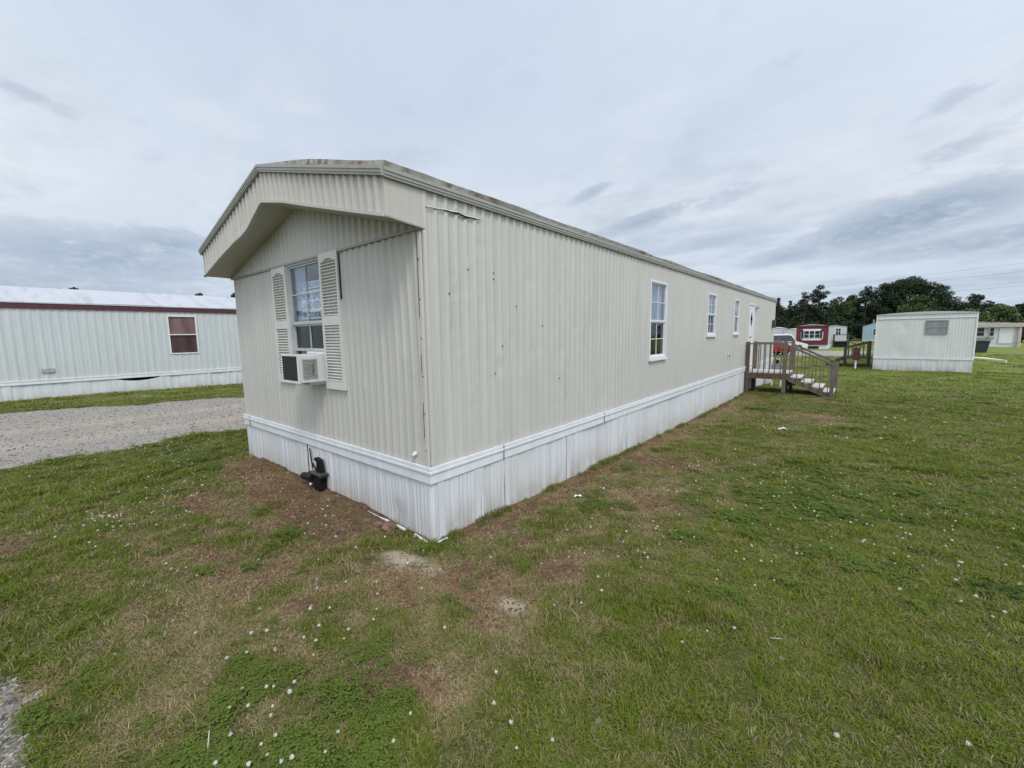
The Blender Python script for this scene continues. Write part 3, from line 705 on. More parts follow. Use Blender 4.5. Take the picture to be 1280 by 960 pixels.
pv = MB(); pv.cyl((-.9,15.2,3.05),(-.9,15.2,3.36),.06,n=14); pv.cyl((-.9,15.2,3.36),(-.9,15.2,3.40),.11,n=14); pv.build('roof_vent', M['steel'], o, smooth=False)
pv = MB(); pv.box(-.75,-.35,16.6,16.95,3.0,3.17); pv.build('roof_vent', M['ac_grey'], o)

# eave and rake trim: three stepped lines
def stepped(pts_a, pts_b, outward):
    mb = MB()
    for (dz0, dz1, pr) in ((0, .017, .030), (.0175, .040, .036), (.0405, .066, .042)):
        mb.add(*strip(pts_a, pts_b, dz0, dz1, outward, pr))
    return mb
def strip(a, b, z0, z1, o, pr):
    a = Vector(a); b = Vector(b); o = Vector(o)*pr; i = -Vector(o)*.2
    vs = [a+i+Vector((0,0,z0)), b+i+Vector((0,0,z0)), b+o+Vector((0,0,z0)), a+o+Vector((0,0,z0)), a+i+Vector((0,0,z1)), b+i+Vector((0,0,z1)), b+o+Vector((0,0,z1)), a+o+Vector((0,0,z1))]
    return vs, [(3,2,1,0),(4,5,6,7),(0,1,5,4),(1,2,6,5),(2,3,7,6),(3,0,4,7)]
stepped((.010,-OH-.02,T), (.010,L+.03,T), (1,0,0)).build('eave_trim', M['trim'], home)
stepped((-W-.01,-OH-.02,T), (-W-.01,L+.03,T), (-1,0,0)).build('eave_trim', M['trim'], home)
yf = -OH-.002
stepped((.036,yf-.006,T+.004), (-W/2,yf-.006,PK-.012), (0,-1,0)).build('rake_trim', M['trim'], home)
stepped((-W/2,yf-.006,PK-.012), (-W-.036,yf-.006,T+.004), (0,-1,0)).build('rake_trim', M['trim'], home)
# overhanging fascia with the sagging left half
zb_pts = [(-W,2.594),(-3.5,2.755),(-2.968,2.864),(-2.72,2.90),(-2.57,2.932),(-2.50,2.96),(-2.112,3.14),(-1.6,3.035),(-1.23,2.935),(-.44,2.73),(0,2.618)]
zb = lambda x: float(np.interp(x, [p[0] for p in zb_pts], [p[1] for p in zb_pts]))
ztop = lambda x: T + (PK-T)*(1-abs(x+W/2)/(W/2)) + .012
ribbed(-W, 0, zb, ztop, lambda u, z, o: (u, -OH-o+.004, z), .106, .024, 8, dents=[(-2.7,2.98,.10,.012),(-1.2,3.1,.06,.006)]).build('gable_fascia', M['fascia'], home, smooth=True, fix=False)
fe = MB(); xe = np.linspace(-W-.004, .006, 80)
for x in xe: fe.v += [(x,-OH-.029,zb(x)-.010),(x,-OH-.029,zb(x)+.014),(x,-OH+.006,zb(x)+.014),(x,-OH+.006,zb(x)-.010)]
for i in range(79):
    for k in range(4): fe.f.append((i*4+k,i*4+(k+1)%4,i*4+4+(k+1)%4,i*4+4+k))
fe.f += [(0,1,2,3),(316,317,318,319)]
fe.build('fascia_edge', M['fascia'], home)
sf = MB(); xs2 = np.linspace(-W, 0, 60)
for x in xs2: sf.v += [(x, -OH-.004, zb(x)), (x, -OH-.010, zb(x)+.0), (x, -.0, zsof(x)+.012), (x, -.0, zsof(x)+.035), (x, -OH+.0, zb(x)+.022)]
for i in range(59):
    a = i*5; b = a+5
    for k in range(5): sf.f.append((a+k, a+(k+1) % 5, b+(k+1) % 5, b+k))
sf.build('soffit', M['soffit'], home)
for x, sgn in ((.004, 1), (-W-.004, -1)):
    MB().prism([(-OH-.008, 2.612), (.02, E+.005), (.02, T+.01), (-OH-.008, T+.01)], 'x', x, x+.012*sgn).build('fascia_cheek', M['fascia'], home)
el = MB(); el.bar((.012,-OH-.01,2.613),(.012,.015,E+.004),.02,.012); el.build('cheek_edge', M['trim'], home)
# torn seam high on the long wall near the corner
ts = MB(); pts = [(.03,2.752,.003),(.14,2.757,.004),(.24,2.766,.006),(.30,2.762,.011),(.38,2.771,.012),(.46,2.757,.014),(.55,2.765,.008),(.66,2.772,.003)]
for (y, z, w) in pts: ts.v += [(.0240, y, z-w*.7), (.0248, y, z+w*.7)]
for i in range(len(pts)-1): ts.f.append((2*i, 2*i+2, 2*i+3, 2*i+1))
ts.build('torn_seam', M['dark'], home)
lip = MB()
for (y, z, w) in pts: lip.v += [(.0240, y, z+w*.7), (.0275, y, z+w*.7-.001), (.022, y, z+w*.7+.008)]
for i in range(len(pts)-1): lip.f += [(3*i, 3*i+3, 3*i+4, 3*i+1), (3*i+1, 3*i+4, 3*i+5, 3*i+2)]
lip.build('torn_seam_lip', M['wall_side'], home)

# windows
def sash_window(parent, axis, a0, a1, z0, z1, zm, pane_u, pane_l, name='window', out=.022, grid=(2,2), fw=.030, lower=None, curt=None, rails=True):
    """double hung window in wall x=0 (axis 'x', a=y) or y=0 (axis 'y', a=x, outside is -y)"""
    def B(mb, p0, p1, d0, d1, q0, q1):
        if axis == 'x': mb.box(d0, d1, p0, p1, q0, q1)
        else: mb.box(p0, p1, -d1, -d0, q0, q1)
    f = MB()
    B(f, a0-fw*.6, a0+fw*.5, -.05, out, z0-.02, z1+.02); B(f, a1-fw*.5, a1+fw*.6, -.05, out, z0-.02, z1+.02)
    B(f, a0+fw*.5, a1-fw*.5, -.05, out, z1-fw*.5, z1+.02); B(f, a0+fw*.5, a1-fw*.5, -.05, out+.01, z0-.02, z0+fw*.5)
    fmat = M['frame_grey'] if axis == 'y' else M['white_metal']; fr = f.build(name, fmat, parent, bevel=.003)
    sub = []
    lz0 = lower if lower else z0+fw*.5
    for (q0, q1, d, pm, nm) in ((zm, z1-fw*.5, -.006, pane_u, 'upper_sash'), (lz0, (zm if not lower else zm+.0), -.022, pane_l, 'lower_sash')):
        s = MB(); w = .020; x0, x1 = a0+fw*.5, a1-fw*.5
        B(s, x0, x0+w, d-.012, d+.008, q0, q1); B(s, x1-w, x1, d-.012, d+.008, q0, q1)
        B(s, x0+w, x1-w, d-.012, d+.012, q0, q0+.032); B(s, x0+w, x1-w, d-.012, d+.008, q1-w, q1)
        cols, rws = grid if not (lower and nm == 'lower_sash') else (2, 1)
        for k in range(1, cols): xm = x0+w+(x1-x0-2*w)*k/cols; B(s, xm-.006, xm+.006, d-.004, d+.006, q0+.032, q1-w)
        for k in range(1, rws):
            zz = q0+.032+(q1-w-q0-.032)*k/rws
            for c_ in range(cols):
                e0 = x0+w+(x1-x0-2*w)*c_/cols+(.006 if c_ else 0); e1 = x0+w+(x1-x0-2*w)*(c_+1)/cols-(.006 if c_ < cols-1 else 0)
                B(s, e0, e1, d-.004, d+.006, zz-.006, zz+.006)
        s.build(nm, fmat, fr)
        p = MB(); B(p, x0+w*.5, x1-w*.5, d-.010, d-.006, q0+.015, q1-w*.5); p.build('pane', pm, fr)
    if curt:
        for (c0, c1, q0, q1, mt) in curt:
            cm = MB(); k = 40
            for i in range(k+1):
                u = c0+(c1-c0)*i/k; dd = -.07 - .012*math.sin(i*1.9) - .008*math.sin(i*.83+1)
                for z in (q0, q1): cm.v.append((dd, u, z) if axis == 'x' else (u, -dd, z))
            for i in range(k): cm.f.append((2*i, 2*i+2, 2*i+3, 2*i+1))
            cm.build('curtain', mt, fr, smooth=True, fix=False)
    return fr
sash_window(home, 'y', win[0], win[1], win[2], win[3], 1.90, M['glass_mirror'], M['glass_dark'], lower=1.60, grid=(2,2),
    curt=[(-2.40,-2.12,1.3,2.55,M['curtain']), (-2.12,-1.66,1.3,1.9,M['curtain_dark'])])
for i, w in enumerate(wins):
    m = w[4]; wf = sash_window(home, 'x', w[0], w[1], w[2], w[3], m, M['glass_mirror'], M['glass_dark'], grid=(2,2),
        curt=[(w[0]+.02, w[1]-.02, m-.02, w[3], M['curtain']), (w[0]+(.42,.3,.3)[i], w[1]-.02, w[2]+.02, m-.02, M['curtain_dark'])])
    sl = MB(); sl.box(0.0, .05, w[0]-.03, w[1]+.03, w[2]-.055, w[2]-.022); sl.build('sill', M['white_metal'], wf, bevel=.004)
# shutters with sloping slats
def shutter(x0, x1, z0, z1):
    mb = MB(); st = .034; y0, y1 = -.042, -.014; zm = z0 + (z1-z0)*.51
    mb.box(x0, x0+st, y0, y1, z0, z1); mb.box(x1-st, x1, y0, y1, z0, z1)
    mb.box(x0+st, x1-st, y0, y1, z0, z0+.085); mb.box(x0+st, x1-st, y0, y1, zm-.045, zm+.05)
    # arched top rail
    n = 14; w = x1-x0-2*st; bot = []
    for i in range(n+1):
        t = i/n; b = z1-.09 + .030*max(0, math.sin(math.pi*min(1, max(0, (t-.12)/.76))))**.8; bot.append((x0+st+w*t, b))
    mb.prism(bot + [(x1-st, z1), (x0+st, z1)], 'y', y0, y1)
    mb.box(x0+.01, x1-.01, -.0145, -.0138, z0+.01, z1-.01)
    for (a, b) in ((z0+.085, zm-.045), (zm+.05, z1-.06)):
        k = int((b-a)/.030)
        for i in range(k):
            z = a + (i+.5)*(b-a)/k
            mb.add([(x0+st, -.040, z-.008), (x1-st, -.040, z-.008), (x1-st, -.020, z+.006), (x0+st, -.020, z+.006), (x0+st, -.039, z-.011), (x1-st, -.039, z-.011), (x1-st, -.019, z+.003), (x0+st, -.019, z+.003)],
                   [(0,1,2,3),(4,7,6,5),(0,4,5,1),(3,2,6,7)])
    return mb
M['shutter'] = plain('shutter_paint', (.60,.59,.54), .5, 0, .06)
shutter(-2.80, -2.425, 1.215, 2.565).build('shutter', M['shutter'], home)
shutter(-1.615, -1.245, 1.215, 2.59).build('shutter', M['shutter'], home)
MB().box(-1.238,-1.230,-.029,-.004,2.12,E-.02).build('shutter_edge_shade', M['dark'], home)  # dark strip painted for the shade along the shutter's right edge
# door
d = MB(); d.box(-.02, .012, DOOR[0]+.04, DOOR[1]-.04, DZ[0]+.03, DZ[1]-.04)
dr_ = d.build('door', M['white_metal'], home, bevel=.004)
f = MB(); f.box(-.03,.03,DOOR[0]-.02,DOOR[0]+.035,DZ[0],DZ[1]+.02); f.box(-.03,.03,DOOR[1]-.035,DOOR[1]+.02,DZ[0],DZ[1]+.02); f.box(-.03,.035,DOOR[0]+.035,DOOR[1]-.035,DZ[1]-.035,DZ[1]+.02); f.box(-.03,.05,DOOR[0]+.035,DOOR[1]-.035,DZ[0],DZ[0]+.028)
f.build('door_frame', M['white_metal'], dr_)
ym = (DOOR[0]+DOOR[1])/2
MB().prism([(ym-.13,2.10),(ym,1.88),(ym+.13,2.10),(ym,2.32)], 'x', .0125, .022).build('door_window', M['glass_dark'], dr_)
h = MB(); h.cyl((.012,DOOR[0]+.10,1.55),(.06,DOOR[0]+.10,1.55),.018,n=10); h.cyl((.06,DOOR[0]+.10,1.55),(.085,DOOR[0]+.10,1.55),.030,n=12); h.build('handle', M['steel'], dr_)
MB().box(.01,.10,DOOR[1]+.18,DOOR[1]+.42,2.47,2.53).build('porch_light', M['ac_grey'], home, bevel=.005)
v_ = MB(); v_.box(.008,.03,10.14,10.26,1.03,1.16); v_.build('vent_hood', M['white_metal'], home, bevel=.004); MB().box(.0305,.034,10.165,10.235,1.05,1.13).build('vent_opening', M['dark'], home)
MB().box(.01,.12,17.05,17.25,1.85,2.15).build('meter_box', M['greyplate'], home, bevel=.01)
k_ = MB(); k_.cyl((-.18,-.012,.745),(-.18,-.03,.745),.022,.018,n=12); k_.cyl((-.18,-.03,.742),(-.18,-.05,.735),.013,.011,n=10); k_.build('pipe_cap', M['white_metal'], home, smooth=True)

# skirting
pf = skirt_profile(3); ps = skirt_profile(5)
slit = (-2.265,-2.235,-.5,S1+.1)
mb = ribbed(-W, 0, lambda u: -.08, lambda u: S1+.02, lambda u, z, o: (u, -.004-o, z), 1e3, 0, 10, [slit], [(-.55,.1,.09,.02),(-3.2,.25,.2,.008)], per=8)
def reskirt(mb, prof, ax):
    nv = []
    for p in mb.v:
        nv.append((p[0], p[1]-prof(p[0]), p[2]) if ax == 'f' else (p[0]+prof(p[1]), p[1], p[2]))
    mb.v = nv; return mb
def skirt_grid(u0, u1, n, zlo, zhi, place, prof, rows, holes=(), dents=()):
    us = list(np.linspace(u0, u1, n)); 
    for h in holes: us += [h[0], h[1]]
    us = sorted(us); mb = MB(); mb.low = []; nu = len(us)
    for j in range(rows+1):
        for u in us:
            t = j/rows; z = zlo(u)*(1-t)+zhi(u)*t; o = prof(u)
            for (du, dz, r, dd) in dents: o -= dd*math.exp(-((u-du)/r)**2-((z-dz)/r)**2)
            mb.v.append(place(u, z, o)); mb.low.append(1-t)
    for j in range(rows):
        for i in range(nu-1):
            cu = (us[i]+us[i+1])/2
            if any(h[0] < cu < h[1] for h in holes): continue
            a = j*nu+i; mb.f.append((a, a+1, a+nu+1, a+nu))
    return mb
build_low(skirt_grid(-W, .0, 420, lambda u: -.10, lambda u: S1+.03, lambda u, z, o: (u, -.004-o, z), pf, 10, [slit], [(-.5,.1,.12,.03),(-3.3,.2,.3,.012)]), 'end_skirting', M['skirt'], home)
build_low(skirt_grid(0, L, 1750, lambda u: -.55 if u > 11 else -.12-.03*u, lambda u: S1+.03, lambda u, z, o: (.004+o, u, z), ps, 8, [], [(1.0,.15,.15,.012),(3.1,.2,.3,.02),(6,.2,.4,.02)]), 'side_skirting', M['skirt'], home)
# vent strips in the skirting, running up the panel
def vstrip(y0, y1, z0): MB().box(.0135,.0165,y0,y1,z0,S1-.005).build('vent_strip', M['vent'], home)
for (y0, y1, z0) in ((.055,.125,.02), (.50,.57,.02), (.93,1.0,.0), (2.1,2.17,-.03), (3.7,3.77,-.05)): vstrip(y0, y1, z0)
MB().box(.0165,.021,.58,.60,.02,.24).build('loose_clip', M['white_metal'], home)
tr = MB(); 
for (z0, z1, pr) in ((S1, S1+.085, .024), (S1+.087, S1+.112, .036), (S1+.114, S2, .029)):
    tr.box(-W-.01, pr, -pr, -.012, z0, z1); tr.box(.012, pr-.001, -.012, L, z0, z1)
tr.build('skirting_trim', M['white_trim'], home, bevel=.004)
for x in (-3.95,): MB().box(x,x+.003,-.0368,-.02,S1,S2).build('trim_joint', M['steel'], home)
for y in (.9, 3.05): MB().box(.02,.0368,y,y+.004,S1,S2).build('trim_joint', M['steel'], home)
bt = MB(); bt.bar((-1.05,-.035,.035),(-.35,-.035,.015),.02,.014); bt.bar((-.22,-.03,.008),(.03,-.045,-.01),.02,.016); bt.bar((.03,-.04,-.01),(.04,.12,-.004),.02,.016)
bt.build('bottom_track', M['white_metal'], home)

# for sale sign behind the glass
sign = thing('for_sale_sign', 'paper for sale and land rent sign taped inside the end window', 'sign', (-1.90,.03,1.95))
p = MB(); p.box(-2.20,-1.655,.026,.028,1.955,2.265); p.box(-2.14,-1.655,.026,.028,2.28,2.36); p.build('paper', M['paper'], sign)
def text_mesh(txt, size, x, z, y, parent, mat, width=None, bold=.006):
    cu = bpy.data.curves.new('lettering', 'FONT'); cu.body = txt; cu.size = size; cu.offset = bold; cu.extrude = .001; cu.align_x = 'CENTER'
    ob = bpy.data.objects.new('lettering', cu); COL.objects.link(ob)
    dg = bpy.context.evaluated_depsgraph_get(); me = bpy.data.meshes.new_from_object(ob.evaluated_get(dg))
    bpy.data.objects.remove(ob); 
    xs = [v.co.x for v in me.vertices]; w = max(xs)-min(xs); k = (width/w) if width else 1
    off = Vector(root_of(parent)['_l'])
    for v in me.vertices: v.co = Vector((x + v.co.x*k, y, z + v.co.y)) - off + Vector((0, -v.co.z, 0))
    me.materials.clear(); me.materials.append(mat); o = bpy.data.objects.new('lettering', me); COL.objects.link(o); o.parent = parent; return o
text_mesh('MOBILE HOME', .075, -1.90, 2.298, .0245, sign, M['ink'], .44, .002)
text_mesh('FOR SALE', .105, -1.93, 2.17, .0245, sign, M['ink'], .50, .003)
text_mesh('LAND RENT', .105, -1.93, 2.068, .0245, sign, M['ink'], .50, .003)
text_mesh('INCLUDED', .085, -1.93, 1.972, .0245, sign, M['ink'], .48, .003)

# window air conditioner
ac = thing('window_air_conditioner', 'white and dark boxed air conditioner jutting from the end window between the shutters', 'air conditioner', (-1.86,-.15,1.285))
x0, x1, y0, y1, z0, z1 = -2.05, -1.665, -.30, -.004, 1.285, 1.572
cs = MB(); cs.box(x0, x1, y0+.012, y1, z0, z1); cas = cs.build('casing', M['ac_white'], ac, bevel=.008)
fr = MB(); fr.box(x0-.004,x1+.004,y0,y0+.02,z0-.004,z0+.022); fr.box(x0-.004,x1+.004,y0,y0+.02,z1-.012,z1+.004); fr.box(x0-.004,x0+.014,y0,y0+.02,z0+.022,z1-.012); fr.box(x1-.018,x1+.004,y0,y0+.02,z0+.022,z1-.012); fr.build('rear_frame', M['ac_white'], ac, bevel=.003)
g = MB(); g.box(x0+.014,x1-.018,y0+.007,y0+.012,z0+.022,z1-.012)
for i in range(26):
    zz = z0+.03+i*.0093; g.box(x0+.014,x1-.018,y0+.004,y0+.007,zz,zz+.003)
for i in range(9):
    xx = x0+.03+i*.038; g.box(xx,xx+.003,y0+.001,y0+.004,z0+.022,z1-.012)
g.build('condenser_grille', M['ac_dark'], ac)
lv = MB()
for i in range(15):
    zz = z0+.055+i*.0135; lv.add([(x1+.001,-.255,zz),(x1+.001,-.105,zz),(x1+.012,-.105,zz-.006),(x1+.012,-.255,zz-.006),(x1+.001,-.255,zz+.003),(x1+.001,-.105,zz+.003)],[(0,1,2,3),(3,2,5,4),(0,3,4),(1,5,2)])
lv.build('side_louver', M['ac_grey'], ac)
rust = MB(); rust.prism([(-.165,z0+.10),(-.15,z0+.075),(-.14,z0+.12),(-.143,z0+.19),(-.152,z0+.205),(-.158,z0+.16)],'x',x1+.0125,x1+.0135); rust.build('rust_stain', plain('rust', (.15,.11,.07), .9, 0, .6, 40), ac)
fp = MB(); fp.box(-1.664,-1.622,-.012,-.006,1.285,1.59)
for i in range(4): fp.box(-1.660+i*.010,-1.656+i*.010,-.016,-.012,1.29,1.585)
fp.build('filler_panel', M['white_metal'], ac)
MB().box(x0-.01,-1.625,-.02,.0,1.574,1.598).build('top_rail', M['white_metal'], ac, bevel=.003)
MB().box(x0+.02,x1+.03,-.20,-.006,1.262,1.284).build('support_ledge', M['steel'], ac)

# black hitch coupler poking through the skirting
hz = gzf(-1.85,-.12)
ht = thing('trailer_hitch', 'black metal hitch coupler poking out through the slit in the white skirting', 'trailer hitch', (-1.85,-.1,hz))
b = MB(); b.box(-1.93,-1.80,-.11,-.02,hz-.03,hz+.185); b.build('jack_box', M['blackmetal'], ht, bevel=.006)
MB().prism([(-2.03,hz+.185),(-1.77,hz+.185),(-1.75,hz+.165),(-1.735,hz+.20),(-1.78,hz+.207),(-2.01,hz+.20)], 'y', -.125, -.02).build('top_plate', M['greyplate'], ht, bevel=.003)
MB().prism([(-1.90,hz+.205),(-1.80,hz+.205),(-1.815,hz+.33),(-1.84,hz+.352),(-1.935,hz+.362),(-1.94,hz+.335),(-1.885,hz+.322)], 'y', -.085, -.03).build('coupler', M['blackmetal'], ht, bevel=.006)
MB().cyl((-1.95,-.09,hz+.125),(-2.19,-.10,hz+.11),.05,.04,n=14).build('pipe_stub', M['black'], ht)
MB().tube([(-1.90,-.07,hz+.21),(-1.98,-.07,hz+.265),(-2.02,-.06,hz+.275)],.009).build('lever', M['blackmetal'], ht)
MB().bar((-2.05,-.05,hz+.2),(-2.16,-.022,.47),.012,.014).build('lift_rod', M['blackmetal'], ht)
MB().cyl((-1.97,-.12,hz+.055),(-1.97,-.12,hz-.03),.014,n=8).build('foot', M['greyplate'], ht)
MB().cyl((-1.97,-.122,hz+.073),(-1.97,-.122,hz+.055),.016,n=8).build('foot_cap', M['white_metal'], ht)

# ------------------------------------------------------------------ wooden porch
pz = lambda x, y: gzf(x, y) - .02
porch = thing('wooden_porch', 'weathered wooden porch with railings and steps at the cream home door', 'porch', (1.1,13.3,gzf(1.1,13.3)))
PX1, PY0, PY1, DKZ = 1.06, 12.45, 13.65, .50
def post(x, y, top, w=.095, m='wood'): MB().box(x-w/2, x+w/2, y-w/2, y+w/2, pz(x,y), top).build('post', M[m], porch, bevel=.006)
post(.07, PY0, 1.42, m='wood_red'); post(.07, PY1, 1.40); post(PX1-.02, PY0, 1.42); post(PX1+.04, PY1, 1.40); 
post(2.18, PY0, .80); post(2.22, PY1, .78); post(PX1-.02, PY0+.55, DKZ-.16, m='wood_dark'); post(.15, PY0+.62, DKZ-.16, m='wood_dark')
dk = MB()
for i in range(8):
    y = PY0-.03 + i*.156; dk.box(.03, PX1+.08, y, y+.145, DKZ-.03, DKZ + rnd.uniform(-.003,.003))
dk.build('deck_boards', M['wood_pale'], porch, bevel=.003)
rj = MB(); rj.box(.03,PX1+.05,PY0-.05,PY0-.012,DKZ-.20,DKZ-.034); rj.build('rim_joist', M['wood_red'], porch)
MB().box(.03,PX1+.05,PY1+.01,PY1+.045,DKZ-.20,DKZ-.034).build('rim_joist', M['wood'], porch)
MB().box(PX1+.052,PX1+.088,PY0-.05,PY1+.045,DKZ-.20,DKZ-.034).build('rim_joist', M['wood'], porch)
for y in (PY0-.005, PY1+.005):
    MB().box(.0,PX1+.02,y-.045,y+.045,1.335,1.375).build('top_rail', M['wood'], porch, bevel=.004)
    for i in range(6):
        x = .22+i*.145; MB().box(x-.012,x+.012,y-.060,y-.026,DKZ-.08,1.335).build('baluster', M['wood'], porch)
sx0, sz0, sx1, sz1 = PX1+.05, DKZ, 2.30, -.06
for y in (PY0-.01, PY1+.01):
    MB().bar((PX1, y, 1.33),(2.24, y, .745),.05,.055).build('stair_rail', M['wood'], porch, bevel=.004)
    MB().bar((PX1+.10, y, .33),(2.16, y, -.14),.04,.13).build('stringer', M['wood'], porch)
    for i in range(6):
        t = (i+.6)/6.2; x = PX1+(2.20-PX1)*t
        MB().box(x-.011,x+.011,y-.055,y-.028,.40-.54*t,1.30-.58*t).build('baluster', M['wood'], porch)
for i in range(4):
    x = PX1+.10+i*.265; z = DKZ-.125-i*.125
    MB().box(x,x+.28,PY0+.03,PY1-.03,z-.035,z).build('stair_tread', M['wood_pale'], porch, bevel=.004)
    MB().box(x,x+.022,PY0+.03,PY1-.03,z+.002,z+.088).build('riser', M['wood'], porch)
# utility box by the wall behind the porch
ub = thing('utility_box', 'grey electric utility box on legs behind the wooden porch', 'utility box', (.42,15.9,gzf(.42,15.9)))
MB().box(.24,.60,15.8,16.05,.0,.52).build('cabinet', M['steel'], ub, bevel=.01)
m_ = MB(); m_.box(.33,.52,15.82,16.0,.52,.72); m_.build('meter_head', M['ac_grey'], ub, bevel=.01)
MB().cyl((.425,15.815,.62),(.425,15.77,.62),.065,n=14).build('meter_dial', M['black'], ub)
for x in (.28,.56): MB().box(x-.025,x+.025,15.85,15.95,gzf(x,15.9)-.02,0).build('leg', M['white_metal'], ub)
MB().box(.62,.95,16.3,16.6,gzf(.8,16.4),.05).build('lower_box', M['black'], ub, bevel=.01)

# ------------------------------------------------------------------ other mobile homes
def flat_window(parent, face, pos, a0, a1, z0, z1, pane, frame='white_metal', rail=True, muntins=0, depth=.03, fw=.04, name='window'):
    """framed window set on a wall plane; face '+x','-y'"""
    def B(mb, p0, p1, d0, d1, q0, q1):
        if face == '+x': mb.box(pos+d0, pos+d1, p0, p1, q0, q1)
        elif face == '-x': mb.box(pos-d1, pos-d0, p0, p1, q0, q1)
        else: mb.box(p0, p1, pos-d1, pos-d0, q0, q1)
    f = MB(); B(f,a0-fw,a0,.004,depth,z0-fw,z1+fw); B(f,a1,a1+fw,.004,depth,z0-fw,z1+fw); B(f,a0,a1,.004,depth,z1,z1+fw); B(f,a0,a1,.004,depth+.01,z0-fw,z0)
    if rail: B(f,a0,a1,.012,depth-.004,(z0+z1)/2-.018,(z0+z1)/2+.018)
    for k in range(muntins):
        x = a0+(a1-a0)*(k+1)/(muntins+1); B(f,x-.03,x+.03,.012,depth-.006,z0,z1)
    w = f.build(name, M[frame], parent)
    p = MB(); B(p,a0,a1,.006,.010,z0,z1); p.build('pane', pane, w); return w
# --- the white home across the gravel road (left)
M['left_wall'] = siding('pale_grey_siding', (.50,.525,.515), amt=.5)
M['maroon'] = plain('maroon_trim', (.075,.022,.03), .5, 0, .2)
M['rose_curtain'] = None
def curtainpane(name, c, c2, gloss=.12):
    m, nt, b, o = new_mat(name); n = noise(nt, coords(nt, (6,6,1.0)), 1.1, 4)
    nt.links.new(mixc(nt, ramp(nt, n, [(.35, 0), (.65, 1)]), c, c2), b.inputs['Base Color']); b.inputs['Roughness'].default_value = .12; b.inputs['Specular IOR Level'].default_value = .5; return m
M['rose_pane'] = curtainpane('curtained_pane', (.13,.075,.07), (.20,.13,.12))
M['rose_dark'] = curtainpane('curtained_lower_pane', (.05,.028,.028), (.09,.052,.05))
M['grey_pane'] = curtainpane('grey_blind_pane', (.20,.21,.22), (.27,.28,.29))
M['dark_pane'] = curtainpane('dark_pane', (.012,.014,.017), (.03,.033,.037))
XL = -16.87; LY0, LY1 = -16, 11
lh = thing('mobile_home', 'pale grey mobile home with white roof and maroon eave across the gravel road', 'mobile home', (XL-2.1,-2.5,-.05))
mb = ribbed(LY0, LY1, lambda u: .45, lambda u: 2.79, lambda u, z, o: (XL+o, u, z), .20, .014, 6, [(1.80,2.60,1.27,2.60)], per=8)
mb.build('side_wall', M['left_wall'], lh, smooth=True, fix=False)
gap = lambda y: .11*max(0, math.sin(math.pi*np.clip((y-.18)/1.25, 0, 1)))**.7 if .18 < y < 1.43 else 0
build_low(skirt_grid(LY0, LY1, 900, lambda u: -.25, lambda u: .462-gap(u), lambda u, z, o: (XL+.002+o*1.6+.03*gap(u), u, z), skirt_profile(9), 6, [], [(.8,.3,.4,-.03)]), 'skirting', M['skirt'], lh)
t = MB(); t.box(XL+.002,XL+.035,LY0,LY1,.46,.555); t.box(XL+.002,XL+.045,LY0,LY1,.557,.585); t.build('skirting_trim', M['white_trim'], lh)
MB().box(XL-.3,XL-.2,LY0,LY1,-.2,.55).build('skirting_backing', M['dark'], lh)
e_ = MB(); e_.box(XL-.02,XL+.05,LY0,LY1,2.77,2.93); e_.build('eave_trim', M['maroon'], lh); MB().box(XL-.02,XL+.07,LY0,LY1,2.932,2.965).build('roof_edge', M['white_roof'], lh)
r_ = MB(); ys = np.linspace(LY0, LY1, 120)
for y in ys:
    for k in range(7):
        t_ = k/6; r_.v.append((XL+.06-2.16*t_, y, 2.95+.62*t_+.03*float(fbm(np.array([k*.5]), np.array([y]), 1.2, 801, 3)[0])))
for j in range(119):
    for k in range(6): a = j*7+k; r_.f.append((a, a+1, a+8, a+7))
r_.add([(XL-2.1,LY0,3.57),(XL-2.1,LY1,3.57),(XL-4.2,LY1,2.95),(XL-4.2,LY0,2.95)],[(0,1,2,3)])
r_.build('roof', M['white_roof'], lh, fix=False)
MB().box(XL-4.2,XL-4.15,LY0,LY1,-.2,2.93).build('rear_wall', M['left_wall'], lh)
for y in (LY0, LY1-.02): MB().prism([(XL-4.15,-.2),(XL-.01,-.2),(XL-.01,2.9),(XL-2.1,3.52),(XL-4.15,2.9)],'y',y,y+.02).build('end_wall', M['left_wall'], lh)
w_ = MB(); 
for (a,b_,c_,d_) in ((1.76,1.80,1.23,2.64),(2.60,2.64,1.23,2.64),(1.80,2.60,2.60,2.64),(1.80,2.60,1.23,1.27),(1.80,2.60,1.925,1.96)): w_.box(XL-.03,XL+.035,a,b_,c_,d_)
lw_ = w_.build('window', M['white_metal'], lh); MB().box(XL-.02,XL-.015,1.80,2.60,1.96,2.60).build('upper_pane', M['rose_pane'], lw_); MB().box(XL-.028,XL-.022,1.80,2.60,1.27,1.925).build('lower_pane', M['rose_dark'], lw_)
v_ = MB(); v_.box(XL+.015,XL+.05,-1.46,-1.18,.80,.92); v_.build('wall_vent', M['ac_grey'], lh)

